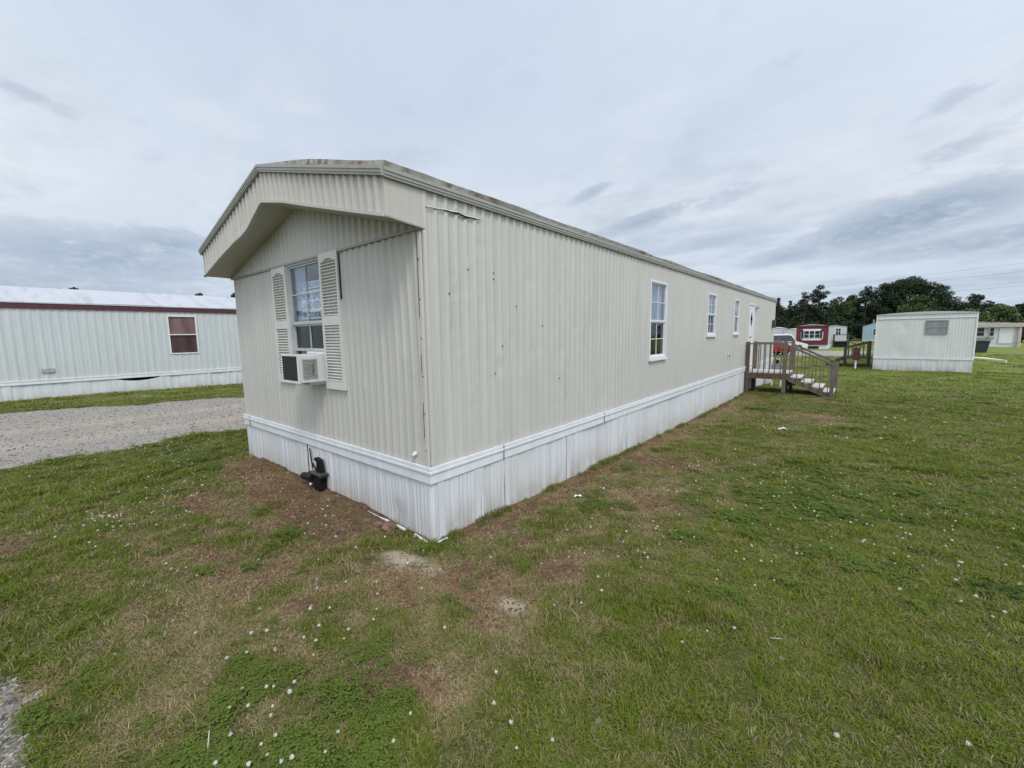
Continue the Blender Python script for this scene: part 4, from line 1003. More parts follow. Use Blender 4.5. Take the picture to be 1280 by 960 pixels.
def generic_home(name_label, x0, x1, y0, y1, zg, sk, ze, zr, wall, roof, skirt, trim=None, rib=.3, grp=None):
    h = thing('mobile_home', name_label, 'mobile home', ((x0+x1)/2, (y0+y1)/2, zg), grp)
    xm = (x0+x1)/2
    MB().prism([(x0,sk),(x1,sk),(x1,ze),(xm,zr-.04),(x0,ze)], 'y', y0, y1).build('wall', M[wall], h)
    MB().box(x0-.01,x1+.01,y0-.01,y1+.01,zg-.3,sk-.02).build('skirting', M[skirt], h)
    rf = MB(); ov = .06
    for s in (-1, 1):
        a = xm; b = (x0-ov) if s < 0 else (x1+ov)
        rf.add([(a,y0-ov,zr),(b,y0-ov,ze-.0),(b,y1+ov,ze),(a,y1+ov,zr),(a,y0-ov,zr+.07),(b,y0-ov,ze+.07),(b,y1+ov,ze+.07),(a,y1+ov,zr+.07)],[(0,1,2,3),(4,7,6,5),(0,4,5,1),(1,5,6,2),(2,6,7,3)])
    rf.build('roof', M[roof], h)
    if trim:
        t = MB(); t.box(x0-.02,x1+.02,y0-.03,y0-.012,sk-.05,sk+.05); t.box(x1+.012,x1+.03,y0-.03,y1,sk-.05,sk+.05); t.build('skirting_trim', M[trim], h)
    return h
# --- right neighbour
M['right_wall'] = siding('off_white_siding', (.62,.61,.575), amt=.5, dirt=(.35,.33,.27))
M['rose_dirt'] = None
RY = 28.44; RX0, RX1 = 3.36, 7.09; rg = -.46
rh = thing('mobile_home', 'short off white mobile home with one grey blind window standing in the lawn', 'mobile home', ((RX0+RX1)/2, RY, rg))
top = lambda u: 2.47 + .10*(1-((u-(RX0+RX1)/2)/1.865)**2)
mb = ribbed(RX0, RX1, lambda u: .14, lambda u: 2.25, lambda u, z, o: (u, RY-o, z), .11, .006, 12, [(5.30,6.10,1.42,2.13)], [(4.5,1.8,.15,.03),(5.9,1.0,.25,.02),(4.4,.4,.3,.03)], per=6)
mb.build('end_wall', M['right_wall'], rh, smooth=True, fix=False)
ribbed(RX0, RX1, lambda u: 2.28, top, lambda u, z, o: (u, RY-o-.01, z), .11, .004, 3, per=3).build('fascia', M['right_wall'], rh, smooth=True, fix=False)
MB().box(RX0-.02,RX1+.02,RY-.035,RY-.012,2.245,2.28).build('fascia_trim', M['white_trim'], rh)
pp = [(RX0-.04,2.46)] + [(u, top(u)+.03) for u in np.linspace(RX0-.02,RX1+.02,13)] + [(RX1+.04,2.46)]
MB().prism(pp, 'y', RY-.05, RY+14).build('roof', M['white_roof'], rh)
MB().box(RX0,RX0+.03,RY,RY+14,.1,2.48).build('left_wall', M['right_wall'], rh); MB().box(RX1-.03,RX1,RY,RY+14,.1,2.48).build('right_wall', M['right_wall'], rh)
MB().box(RX0-.02,RX0+.035,RY-.02,RY+.02,.1,2.47).build('corner_trim', M['white_trim'], rh); MB().box(RX1-.035,RX1+.03,RY-.025,RY+.02,.1,2.47).build('corner_trim', M['white_trim'], rh)
build_low(skirt_grid(RX0-.02, RX1+.0, 160, lambda u: rg-.15, lambda u: .15, lambda u, z, o: (u, RY-.03-o, z), skirt_profile(21), 6, [], [(6.9,-.3,.15,.03)]), 'skirting', M['skirt'], rh)
MB().box(RX0-.03,RX1+.03,RY-.055,RY-.03,.13,.20).build('skirting_trim', M['white_trim'], rh)
sw_ = skirt_grid(RY, RY+14, 200, lambda u: rg-.15, lambda u: .15, lambda u, z, o: (RX1+o, u, z), skirt_profile(22), 3); build_low(sw_, 'side_skirting', M['skirt'], rh)
MB().box(RX0+.02,RX0+.05,RY+.05,RY+14,rg-.1,.12).build('side_skirting', M['white'], rh)
rw = flat_window(rh, '-y', RY, 5.32, 6.08, 1.45, 2.10, M['grey_pane'], 'steel')
rh.rotation_euler = (0, 0, R(-2.2))
# its porch and the box on a post
np_ = thing('neighbour_porch', 'dark wooden steps and railing on the left side of the off white home', 'porch', (2.7,31.5,-.5))
for (x, y) in ((2.05,30.5),(2.05,32.6),(3.2,30.5),(3.2,32.6)): MB().box(x-.06,x+.06,y-.06,y+.06,-.55,1.0 if x > 3 else .62).build('post', M['wood_dark'], np_)
MB().box(2.0,3.3,30.4,32.7,.02,.10).build('deck', M['wood_dark'], np_)
for y in (30.5, 32.6):
    MB().bar((2.0,y,.60),(3.25,y,.98),.06,.09).build('rail', M['wood_dark'], np_)
    for i in range(6): x = 2.2+i*.18; MB().box(x-.025,x+.025,y-.06,y-.025,.08,.60+.30*(x-2)).build('baluster', M['wood'], np_)
for i in range(3): MB().box(1.2+i*.28,1.5+i*.28,30.5,32.6,-.42+i*.16,-.38+i*.16).build('stair_tread', M['wood_dark'], np_)
MB().bar((1.15,30.5,-.45),(2.05,30.5,.05),.05,.2).build('stringer', M['wood_dark'], np_)
bp = thing('meter_post', 'dark red box mounted on a white post beside the neighbour steps', 'meter post', (2.62,28.7,-.5))
MB().box(2.56,2.64,28.66,28.74,-.55,.05).build('post', M['white_metal'], bp)
rb = MB(); rb.box(2.45,2.77,28.60,28.82,.02,.70); rb.build('box', plain('dark_red_paint', (.06,.015,.012), .6, 0, .3, 4), bp, bevel=.015); MB().box(2.475,2.745,28.585,28.598,.08,.64).build('box_door', plain('faded_red_paint', (.075,.02,.016), .6), bp)
# wheeled rubbish bin
bz = gzf(11.0,52.9)
tb = thing('wheeled_bin', 'dark green wheeled rubbish bin on the grass behind the off white home', 'bin', (11.0,52.9,bz))
mb = MB(); a = [(10.62,52.55),(11.32,52.55),(11.32,53.2),(10.62,53.2)]; b_ = [(10.5,52.45),(11.46,52.45),(11.46,53.32),(10.5,53.32)]
mb.add([(*p, bz+.05) for p in a]+[(*p, bz+.98) for p in b_], [(3,2,1,0),(4,5,6,7),(0,1,5,4),(1,2,6,5),(2,3,7,6),(3,0,4,7)])
M['bin'] = plain('bin_plastic', (.028,.04,.036), .5); mb.build('body', M['bin'], tb, bevel=.03)
MB().prism([(10.44,bz+.985),(11.5,bz+.985),(11.48,bz+1.05),(10.97,bz+1.10),(10.46,bz+1.05)],'y',52.4,53.38).build('lid', M['bin'], tb, bevel=.02)
for x in (10.56,): 
    for y in (52.5,53.3): MB().cyl((x,y-.05,bz+.14),(x,y+.05,bz+.14),.14,n=16).build('wheel', M['black'], tb)
MB().cyl((10.42,52.55,bz+.95),(10.42,53.2,bz+.95),.02).build('handle', M['black'], tb)
pb = MB(); pb.add([(8.95,41.7,-.47),(9.2,41.0,-.47),(10.0,38.35,-.49),(9.95,38.3,-.49),(9.1,42.1,-.47)],[(0,1,2,3,4)]); 
pbx = MB(); pbx.prism([(8.6,42.3),(9.05,41.2),(9.95,38.3),(10.0,38.35),(9.55,41.4),(9.0,42.6)],'z',-.50,-.36)
solo(pbx, 'pale_board', plain('pale_board', (.75,.72,.52), .7), (9.3,40.8,-.5), 'long pale board lying on the grass beside the off white home', 'board')
solo(MB().prism([(16.9,66.5),(17.7,66.3),(17.8,67.4),(17.0,67.6)],'z',-.52,-.42), 'concrete_slab', plain('concrete', (.5,.49,.46), .8), (17.3,66.9,-.5), 'small pale concrete slab on the grass at the far right', 'slab')
solo(MB().prism([(11.9,53.4),(13.6,53.0),(13.6,53.9),(12.0,54.2)],'z',-.52,-.46), 'concrete_pad', plain('old_concrete', (.24,.225,.15), .8), (12.8,53.6,-.5), 'flat worn concrete pad on the grass beside the green bin', 'pad')
# --- far right white and pink home
fh_ = generic_home('white mobile home with pink fascia and enclosed front porch at the far right', 10.2, 16.4, 69.4, 73.6, -.5, -.05, 2.05, 2.30, 'white', 'roof', 'white')
M['pink'] = plain('faded_pink', (.46,.37,.33), .7, 0, .2)
MB().box(10.0,16.55,69.0,69.35,1.72,2.08).build('porch_fascia', M['pink'], fh_); MB().box(10.0,16.55,69.0,69.36,2.08,2.16).build('porch_roof_edge', M['white_roof'], fh_)
MB().box(16.1,16.3,69.1,69.3,-.5,1.72).build('porch_post', M['pink'], fh_); MB().box(13.9,14.0,69.05,69.15,-.5,1.72).build('porch_post', M['steel'], fh_)
flat_window(fh_, '-y', 69.39, 10.6, 11.8, .75, 1.6, M['dark_pane'], muntins=1); flat_window(fh_, '-y', 69.39, 12.4, 13.6, .75, 1.65, M['dark_pane']); flat_window(fh_, '-y', 69.39, 13.95, 14.35, .75, 1.65, M['dark_pane'])
MB().box(10.2,14.4,69.2,69.37,.45,.65).build('porch_rail', M['ac_grey'], fh_)
MB().box(14.75,15.8,69.3,69.36,-.1,1.68).build('door', M['white_metal'], fh_); MB().box(11.6,14.0,69.33,69.38,-.5,-.12).build('skirting_gap', M['dark'], fh_)
# --- red and white home in the middle distance
M['red_wall'] = plain('red_siding', (.135,.022,.030), .5, 0, .15)
M['far_white'] = siding('far_white_siding', (.54,.54,.54), amt=.4, rib=.4)
rd = generic_home('dark red and white mobile home with a triple front window beyond the gravel lane', -3.2, -.15, 58.6, 72, -.55, .02, 2.15, 2.35, 'far_white', 'white_roof', 'white')
fx = MB(); fx.box(-3.22,-.13,58.50,58.58,.02,2.14); fx.build('front_panel', M['red_wall'], rd)
MB().box(-3.3,-.05,58.40,58.56,2.145,2.24).build('front_eave', M['red_wall'], rd)
sr = MB(); sr.prism([(-2.75,.75),(-2.55,.52),(-.85,.52),(-.62,.75),(-.62,1.45),(-.85,1.85),(-2.55,1.85),(-2.75,1.45)],'y',58.45,58.495); sr.build('window_surround', M['white_trim'], rd)
for k in range(3): flat_window(rd, '-y', 58.447, -2.42+k*.52, -1.98+k*.52, .82, 1.62, M['dark_pane'], fw=.03)
for x in (-2.60,-.80): MB().box(x-.10,x+.10,58.41,58.446,.75,1.70).build('shutter', M['dark'], rd)
MB().box(-2.0,-.95,58.555,58.592,-.45,-.15).build('skirting_vent', M['dark'], rd)
flat_window(rd, '+x', -.15, 60.0, 61.2, .9, 1.7, M['grey_pane'])
dp = thing('far_porch', 'small dark porch with steps beside the red and white home', 'porch', (.9,66.5,-.55))
MB().box(-.05,1.7,65.5,67.3,.15,.28).build('deck', M['wood_dark'], dp)
for (x, y) in ((.1,65.5),(1.6,65.5),(.1,67.2),(1.6,67.2)): MB().box(x-.07,x+.07,y-.07,y+.07,-.6,1.1).build('post', M['wood_dark'], dp)
MB().box(0,1.7,65.42,65.5,1.02,1.12).build('rail', M['wood_dark'], dp); MB().bar((1.7,65.5,1.0),(3.4,65.5,-.05),.06,.1).build('stair_rail', M['wood_dark'], dp)
MB().box(0,1.5,65.6,65.66,-.55,.15).build('lattice', M['dark'], dp); MB().bar((1.7,65.6,.2),(3.3,65.6,-.5),.9,.15).build('stairs', M['wood'], dp)
wh = generic_home('white mobile home with dark window peeking out behind the red home', -2.3, .75, 90, 103, -.5, .0, 2.2, 2.42, 'far_white', 'white_roof', 'white')
flat_window(wh, '-y', 90, -.55, .05, .9, 1.9, M['dark_pane'], muntins=1)
bl = generic_home('pale blue mobile home with white roof edge behind the off white home', 3.0, 7.2, 101, 114, -1.0, -.2, 2.2, 2.95, 'blue_wall' if False else 'right_wall', 'white_roof', 'white')
M['blue_wall'] = siding('pale_blue_siding', (.33,.46,.53), amt=.2, rib=.4)
for ch in bl.children:
    if ch.name.startswith('wall'): ch.data.materials[0] = M['blue_wall']
flat_window(bl, '-y', 101, 4.55, 5.5, .65, 1.7, M['dark_pane'], muntins=1, fw=.07); MB().cyl((4.5,103,2.5),(4.5,103,3.5),.16,n=10).build('flue', M['steel'], bl)
w1 = generic_home('low white shed roofed trailer just past the cream home far corner', -10.5, -7.5, 80.5, 92, -.5, .1, 2.05, 2.28, 'far_white', 'white_roof', 'white')
flat_window(w1, '-y', 80.5, -9.6, -8.9, .9, 1.7, M['dark_pane'])
w2 = generic_home('small plain white trailer standing left of the red home', -6.4, -5.0, 76, 84, -.5, .1, 1.75, 1.95, 'far_white', 'white_roof', 'white')

# ------------------------------------------------------------------ vehicles
def vehicle(name, label, cat, loc, yaw, col, Lc, Wc, Hc, belt, kind):
    t = thing(name, label, cat, loc); 
    def seg(prof, w0, w1, z_w, name_, mat, parent=t, bevel=.03):
        mb = MB(); n = len(prof); vs = []
        for s in (-1, 1):
            for (x, z) in prof:
                k = w0 if z <= z_w else w0+(w1-w0)*(z-z_w)/max(.01, Hc-z_w); vs.append((x, s*k/2, z))
        fs = [(i, (i+1) % n, (i+1) % n + n, i+n) for i in range(n)] + [tuple(range(n-1,-1,-1)), tuple(range(n, 2*n))]
        mb.add(vs, fs); mb.v = [tuple(Vector(v)+Vector(loc)) for v in mb.v]; return mb.build(name_, mat, parent, bevel=bevel)
    h = Lc/2; paint = plain(name+'_paint', col, .25, 0, .05, 3, .5); b = belt
    body = seg([(-h,.32),(h-.05,.30),(h,.55),(h-.05,.70),(h*.52,b),(-h*.86,b+.03),(-h+.02,.80),(-h-.02,.5)], Wc, Wc, 9, 'body', paint)
    if kind == 'sedan': cab = [(h*.50,b-.01),(h*.12,Hc-.03),(-h*.05,Hc),(-h*.42,Hc-.04),(-h*.80,b+.02)]
    else: cab = [(h*.52,b-.01),(h*.30,Hc-.04),(h*.1,Hc),(-h*.85,Hc-.03),(-h*.95,b+.02)]
    seg(cab, Wc-.06, Wc-.42, b, 'cabin', paint, body)
    g = [(x*.9+ (0 if kind == 'sedan' else .0), b+.03 + (z-b)*.80) for (x, z) in cab]
    gp = seg(g, Wc-.02, Wc-.34, b, 'side_glass', M['dark_pane'], body, 0)
    for s, nm in ((1,'windscreen'),(-1,'rear_window')):
        p0, p1 = (cab[0], cab[1]) if s > 0 else (cab[-1], cab[-2]); 
        q = MB(); pr = s*.012
        a = Vector((p0[0]*.97+pr, 0, p0[1]+.05)); c_ = Vector((p1[0]+ (p0[0]-p1[0])*.12+pr*2, 0, p1[1]-.05))
        q.add([Vector(loc)+v for v in (a+Vector((0,-Wc*.40,.01)), a+Vector((0,Wc*.40,.01)), c_+Vector((0,Wc*.33,.01)), c_+Vector((0,-Wc*.33,.01)), a+Vector((-s*.03,-Wc*.40,0)), a+Vector((-s*.03,Wc*.40,0)), c_+Vector((-s*.03,Wc*.33,0)), c_+Vector((-s*.03,-Wc*.33,0)))],[(0,1,2,3),(7,6,5,4),(0,4,5,1),(1,5,6,2),(2,6,7,3),(3,7,4,0)]); q.build(nm, M['dark_pane'], body)
    for x in (h*.62, -h*.60):
        for s in (-1, 1):
            y = s*(Wc/2-.08)
            w = MB(); w.cyl(Vector(loc)+Vector((x,y-.1,.33)), Vector(loc)+Vector((x,y+.1,.33)), .33, n=20); wo = w.build('wheel', M['black'], t, bevel=.02)
            rm = MB(); rm.cyl(Vector(loc)+Vector((x,y+s*.10,.33)), Vector(loc)+Vector((x,y+s*.112,.33)), .20, n=14); rm.build('rim', M['steel'], wo)
    for s in (-1, 1):
        q = MB(); q.box(loc[0]+h-.05,loc[0]+h-.0,loc[1]+s*Wc*.36-.15,loc[1]+s*Wc*.36+.15,loc[2]+.56,loc[2]+.70); q.build('headlight', M['white_metal'], t, bevel=.01)
        q = MB(); q.box(loc[0]-h-.03,loc[0]-h+.02,loc[1]+s*Wc*.38-.13,loc[1]+s*Wc*.38+.13,loc[2]+.66,loc[2]+.84); q.build('taillight', M['maroon'], t, bevel=.01)
    q = MB(); q.box(loc[0]+h-.04,loc[0]+h+.04,loc[1]-Wc/2+.05,loc[1]+Wc/2-.05,loc[2]+.34,loc[2]+.48); q.build('bumper', paint if kind == 'sedan' else M['steel'], t, bevel=.02)
    t.rotation_euler = (0,0,yaw); return t
vehicle('parked_car', 'bright red parked car seen through the wooden porch railing', 'car', (-3.9,42.6,-.5), R(-150), (.30,.012,.022), 4.1, 1.75, 1.36, .85, 'sedan')
vehicle('parked_truck', 'white parked utility vehicle with dark windows behind the red car', 'utility vehicle', (-4.2,53.4,-.5), R(38), (.60,.60,.60), 5.0, 1.95, 1.85, 1.0, 'suv')

# ------------------------------------------------------------------ trees
def leafmat(name, c0, c1):
    m, nt, b, o = new_mat(name)
    a = nd(nt, 'ShaderNodeAttribute', attribute_name='tint')
    col = mixc(nt, a.outputs['Fac'], c0, c1)
    nt.links.new(col, b.inputs['Base Color']); b.inputs['Roughness'].default_value = .65; b.inputs['Specular IOR Level'].default_value = .2
    return m
M['pine_leaf'] = leafmat('pine_needles', (.014,.025,.011), (.034,.052,.020))
M['broad_leaf'] = leafmat('broad_leaves', (.028,.052,.014), (.075,.110,.030))
M['light_leaf'] = leafmat('light_leaves', (.050,.075,.020), (.110,.130,.042))
M['brown_leaf'] = leafmat('brown_brush', (.06,.055,.025), (.12,.10,.05))
M['bark'] = plain('bark', (.07,.055,.042), .9, 0, .3, 3)
def tree(name, label, cat, x, y, h, rad, kind, mat, group=None, z=-.5, leaf=.30, dens=1.0):
    t = thing(name, label, cat, (x, y, z), group); tr = MB()
    cl = []   # clump centres (local), radii
    lean = rnd.uniform(-.3, .3)
    if kind == 'pine':
        base = .42*h; nb = max(6, int(h*1.1))
        tr.cyl((x,y,z-.3),(x+lean*.5,y,z+h*.55),.026*h,.018*h,8); tr.cyl((x+lean*.5,y,z+h*.55),(x+lean,y,z+h*.93),.018*h,.004*h,6)
        for i in range(nb):
            f = i/(nb-1); zc = base + (h-base)*f*.97; rr = rad*(1-.55*f**1.6)*(.55+.45*min(1, f*4+.4))
            for k in range(4 if f < .85 else 2):
                a = rnd.uniform(0, 6.283); q = rr*rnd.uniform(.3, .95) if f < .93 else rr*.2
                p = (lean*f+q*math.cos(a), q*math.sin(a), zc+rnd.uniform(-.3,.3)); cl.append((p, rad*rnd.uniform(.28,.42), .55))
                tr.cyl((x+lean*f*.9, y, z+zc-.5), (x+p[0], y+p[1], z+p[2]-.1), .004*h, .0015*h, 5)
    elif kind == 'cone':
        tr.cyl((x,y,z-.3),(x,y,z+h*.95),.022*h,.003*h,8)
        nb = int(h*2)
        for i in range(nb):
            f = i/(nb-1); zc = .12*h + .86*h*f; rr = rad*(1-f)**.8
            for k in range(5 if f < .7 else 3):
                a = rnd.uniform(0, 6.283); q = rr*rnd.uniform(.3, .85); cl.append(((q*math.cos(a), q*math.sin(a), zc), max(.30, rad*.50*(1.1-f)), .9))
    else:
        tr.cyl((x,y,z-.3),(x+lean*.4,y,z+h*.45),.032*h,.02*h,8)
        cz = h*(.60 if kind == 'broad' else .5); rz = h-cz
        nb = 34 if kind == 'broad' else 24
        for i in range(nb):
            u = rnd.uniform(-.9, 1); a = rnd.uniform(0, 6.283); q = math.sqrt(1-u*u)*rnd.uniform(.55, .88); rr = rad*rnd.uniform(.24,.40)
            p = (rad*q*math.cos(a), rad*q*math.sin(a), cz + u*(rz-rr*.8) if u > 0 else cz + u*rz*.75); cl.append((p, rr, .8))
            if i < 9: tr.cyl((x+lean*.3, y, z+h*.4), (x+p[0]*.85, y+p[1]*.85, z+p[2]*.95), .010*h, .003*h, 5)
        cl.append(((0,0,cz), rad*.6, .9))
    tr.build('trunk', M['bark'], t)
    V = []; Fc = []; tint = []
    for (p, r, fl_) in cl:
        n = int(dens*(44 if kind == 'cone' else 38)*(r/leaf)**2/ (1.6)) + 20; base = rnd.uniform(.1, .75)
        d = nr.normal(0, 1, (n, 3)); d /= np.linalg.norm(d, axis=1)[:, None]; d *= (nr.uniform(.35, 1.12, n)**.6)[:, None]*r; d[:, 2] *= fl_
        c_ = d + np.array(p); nrm = d/np.linalg.norm(d, axis=1)[:, None] + nr.normal(0, .7, (n, 3)); nrm /= np.linalg.norm(nrm, axis=1)[:, None]
        up = nr.normal(0, 1, (n, 3)); tx = np.cross(nrm, up); tx /= np.linalg.norm(tx, axis=1)[:, None]; ty = np.cross(nrm, tx)
        sz = leaf*nr.uniform(.5, 1.1, n)[:, None]*.5
        asp = .45 if kind in ('pine', 'cone') else .75
        i0 = len(V)*1
        quad = np.stack([c_-tx*sz, c_-ty*sz*asp, c_+tx*sz, c_+ty*sz*asp], 1).reshape(-1, 3)
        V.extend(quad.tolist()); Fc.extend([(i0+4*k, i0+4*k+1, i0+4*k+2, i0+4*k+3) for k in range(n)])
        tint.extend(np.clip(base + nr.normal(0, .2, n), 0, 1).tolist())
    mesh_np('crown', V, Fc, M[mat], False, {'tint': ('FACE', tint)}, t)
    return t
T_ = [
 ('conifer','slim pointed conifer just right of the cream home far corner',-10.5,98.9,8.7,2.4,'cone','pine_leaf'),
 ('conifer','second slim conifer behind the red home, right of the taller pointed one',-9.0,103.8,8.3,2.2,'cone','broad_leaf'),
 ('pine_tree','left lower half of the pair of tall dark pines above the red home',-5.9,96.4,9.0,1.9,'pine','pine_leaf'),
 ('pine_tree','tallest dark pine standing directly above the red home roof',-3.9,98.1,10.3,2.0,'pine','pine_leaf'),
 ('leafy_tree','rounded mid green tree right of the tall pair of pines',-.8,103.0,8.7,2.4,'broad','broad_leaf'),
 ('leafy_tree','green tree with a pointed top above the small white trailer',1.1,107.2,9.2,2.2,'broad','broad_leaf'),
 ('pine_tree','narrow dark pine left of the big domed tree cluster',3.05,103.8,10.0,2.0,'pine','pine_leaf'),
 ('pine_tree','dark spreading pine on the left shoulder of the domed cluster',5.6,106.0,10.6,3.0,'pine','pine_leaf'),
 ('big_tree','largest dark domed tree rising above the off white home',9.6,107.3,12.0,5.0,'broad','pine_leaf'),
 ('leafy_tree','lighter green leafy tree in front of the big domed tree',9.3,87.7,7.4,2.9,'broad','broad_leaf'),
 ('pine_tree','ragged dark pine on the right shoulder of the domed tree',14.6,116.3,9.9,2.8,'pine','pine_leaf'),
 ('big_tree','dark rounded tree right of the off white home roof corner',17.7,110.5,8.4,3.0,'broad','pine_leaf'),
 ('leafy_tree','pale green bushy tree above the far right pink and white home',14.9,89.4,5.2,3.2,'bush','light_leaf'),
 ('leafy_tree','small olive tree behind the pale green bushy tree',21.8,118.9,7.1,2.3,'broad','broad_leaf'),
 ('leafy_tree','pale tree just left of the sky gap at the far right',19.4,95.8,5.6,1.8,'broad','light_leaf'),
 ('leafy_tree','grey green tree just right of the sky gap at the far right',25.95,122.2,6.6,1.9,'broad','pine_leaf'),
 ('big_tree','dark tree cut by the right edge of the picture',28.2,123.6,7.5,2.8,'broad','pine_leaf'),
 ('brush','brown green brush beside the far right pink and white home',20.6,91.0,3.3,1.8,'bush','brown_leaf'),
]
for (nm, lb, x, y, h, r, k, mt) in T_:
    tree(nm, lb, 'bush' if nm == 'brush' else 'tree', x, y, h, r, k, mt, leaf=.34 if k != 'pine' else .36)
for (x, y, h, r) in ((-14.5,106,8.6,2.8),(-11.8,107,8.2,2.6),(-7.6,110,8.6,2.6),(-13,98,7.4,2.6),(-8.6,100,6.8,2.4),(-6.6,101,7.0,2.3),(-9.5,92,5.0,2.4),(-6.0,90,5.3,2.3),(-2.4,97,6.6,2.6),(.2,112,7.8,2.6),(6.8,118,8.6,3.0),(.0,100,5.8,2.6),(5.0,119,8.4,3.0),(8.4,120,8.0,3.0),(12.7,96,5.6,2.5),(17.0,92,4.4,2.2),(21.5,97,4.2,2.0),(24,108,5.0,2.2)):
    tree('understory_tree', 'low dark bushy tree filling the shade beneath the taller treeline', 'tree', x, y, h, r, 'bush', 'pine_leaf', 'low dark trees beneath the treeline', leaf=.4, dens=.9)
for (x, y, h, r) in ((-200,1,19.8,4),(-201,6.5,19.9,3),(-199.8,11,20.2,2.4),(-181,14,19.2,3.2),(-155,38.3,16.6,2.2),(-143,45,16.6,4.0)):
    tree('distant_tree', 'far tree top just showing over the white roof across the road', 'tree', x, y, h, r, 'broad', 'pine_leaf', 'far tree tops above the white roof', leaf=.8)
# woods far behind the treeline: one dark mass nobody could count
Vw = []; Fw = []; tw = []
for i in range(200):
    x = rnd.uniform(-24, 46); y = 126+rnd.uniform(0, 16)+ .1*x; h = rnd.uniform(5.6, 8.6) if x < 12 else rnd.uniform(4, 6.4); r = rnd.uniform(1.8, 3.0); n = 300
    d = nr.normal(0, 1, (n, 3)); d /= np.linalg.norm(d, axis=1)[:, None]; c_ = d*np.array([r, r, h*.5]) + np.array([x, y, h*.5-.6])
    tx = np.cross(d + nr.normal(0,.6,(n,3)), nr.normal(0,1,(n,3))); tx /= np.linalg.norm(tx, axis=1)[:, None]; ty = np.cross(d, tx)
    i0 = len(Vw); Vw.extend(np.stack([c_-tx*.4, c_-ty*.35, c_+tx*.4, c_+ty*.35], 1).reshape(-1,3).tolist()); Fw.extend([(i0+4*k,i0+4*k+1,i0+4*k+2,i0+4*k+3) for k in range(n)]); b0 = rnd.random(); tw.extend(np.clip(b0+nr.normal(0,.2,n),0,1).tolist())
tag(mesh_np('woods', Vw, Fw, M['pine_leaf'], False, {'tint': ('FACE', tw)}), kind='stuff')

# power lines
M['cable'] = plain('cable', (.05,.05,.055), .6)
cabs = [((-40,78,6.6),(36,50,8.6),.6,'highest thin power line crossing the sky above the trees'), ((-40,78,6.2),(36,50,7.7),.6,'middle thin power line crossing in front of the domed tree'), ((-40,78.4,5.3),(36,50.4,6.4),.7,'lowest thin power line running past the tree tops')]
for a, b, sag, lb in cabs:
    a = Vector(a); b = Vector(b); pts = [a.lerp(b, i/30) - Vector((0,0,sag*4*(i/30)*(1-i/30))) for i in range(31)]
    mb = MB(); mb.tube(pts, .006, 5); solo(mb, 'power_line', M['cable'], (a+b)/2, lb, 'power line')

# ------------------------------------------------------------------ small things on the lawn
def weed(x, y, r, label):
    z = gzf(x, y); V = []; F = []
    for k in range(130):
        a = rnd.uniform(0, 6.283); q = r*math.sqrt(rnd.random()); l = r*rnd.uniform(.16, .34); w = l*.30; e = rnd.uniform(.1, 1.0); b_ = a + rnd.uniform(-.9, .9)
        d = Vector((math.cos(b_), math.sin(b_), e)); s = Vector((-d.y, d.x, 0)).normalized(); o_ = Vector((q*math.cos(a), q*math.sin(a)*.7, rnd.uniform(0, .25)*r*(1-q/r))); i0 = len(V)
        V += [o_, o_+d*l*.5+s*w, o_+d*l-Vector((0,0,l*.3)), o_+d*l*.5-s*w]; F.append((i0,i0+1,i0+2,i0+3))
    me = bpy.data.meshes.new('weed'); me.from_pydata(V, [], F); me.materials.append(M['weed']); me.update()
    o = bpy.data.objects.new('weed', me); COL.objects.link(o); o.location = (x, y, z-.005); tag(o, label, 'weed')
M['weed'] = plain('weed_leaves', (.035,.068,.014), .75, 0, .35, 12, .08)
weed(1.13,3.38,.11,'dark tuft of weed between the worn soil and the long skirting')
weed(1.84,2.80,.12,'broad dark green weed in the lawn beyond the worn band')
weed(3.52,1.90,.17,'large dark weed clump at the right edge of the lawn'); weed(3.06,1.90,.11,'dark weed left of the large clump near the right edge')
weed(2.55,8.0,.14,'small dark weed beside the bare patch before the porch')
def scrap(x, y, s, label, mat, h=.02, rot=0):
    z = gzf(x, y)+.012; mb = MB(); p = [(-s,-s*.35,0),(-s*.2,-s*.5,h),(s,-s*.3,h*.4),(s*.9,s*.3,h),(.1*s,s*.45,h*.3),(-s*.8,s*.35,h*.8)]
    c, sn = math.cos(rot), math.sin(rot); q = [(x+c*a-sn*b, y+sn*a+c*b, z+e) for a, b, e in p]
    mb.add(q + [(a,b,e-.003) for a,b,e in q], [(0,1,4,5),(1,2,3,4),(6,11,10,7),(7,10,9,8)]); solo(mb, label[1], mat, (x,y,z), label[0], label[2])
scrap(.42,1.68,.038,('torn white paper scrap on the soil by the long skirting','paper_scrap','litter'),M['paper'],rot=.6)
scrap(.52,2.05,.03,('tiny crumpled white scrap right of the torn paper near the skirting','paper_scrap','litter'),M['paper'],.03)
scrap(1.65,7.2,.09,('white paper scrap on the lawn before the bare patch','paper_scrap','litter'),M['paper'],rot=1)
scrap(.28,-1.38,.022,('curled tan dead leaf among the foreground clover','dead_leaf','leaf'),plain('dead_leaf',(.30,.16,.08),.7),.014)
def twig(pts, r, label):
    mb = MB(); pts = [(x, y, gzf(x, y)+e) for x, y, e in pts]; mb.tube(pts, r, 6); solo(mb, 'twig', M['wood_pale'], pts[0], label, 'twig')
twig([(.72,-1.95,.01),(.78,-1.90,.02),(.85,-1.89,.012)],.0022,'pale twig lying in the clover at the bottom left'); twig([(2.42,.42,.03),(2.47,.445,.032)],.0018,'short pale straw twig in the right foreground grass')
twig([(.66,-1.80,.01),(.63,-1.78,.075)],.0022,'thin upright dry stalk left of the foreground clover bed')
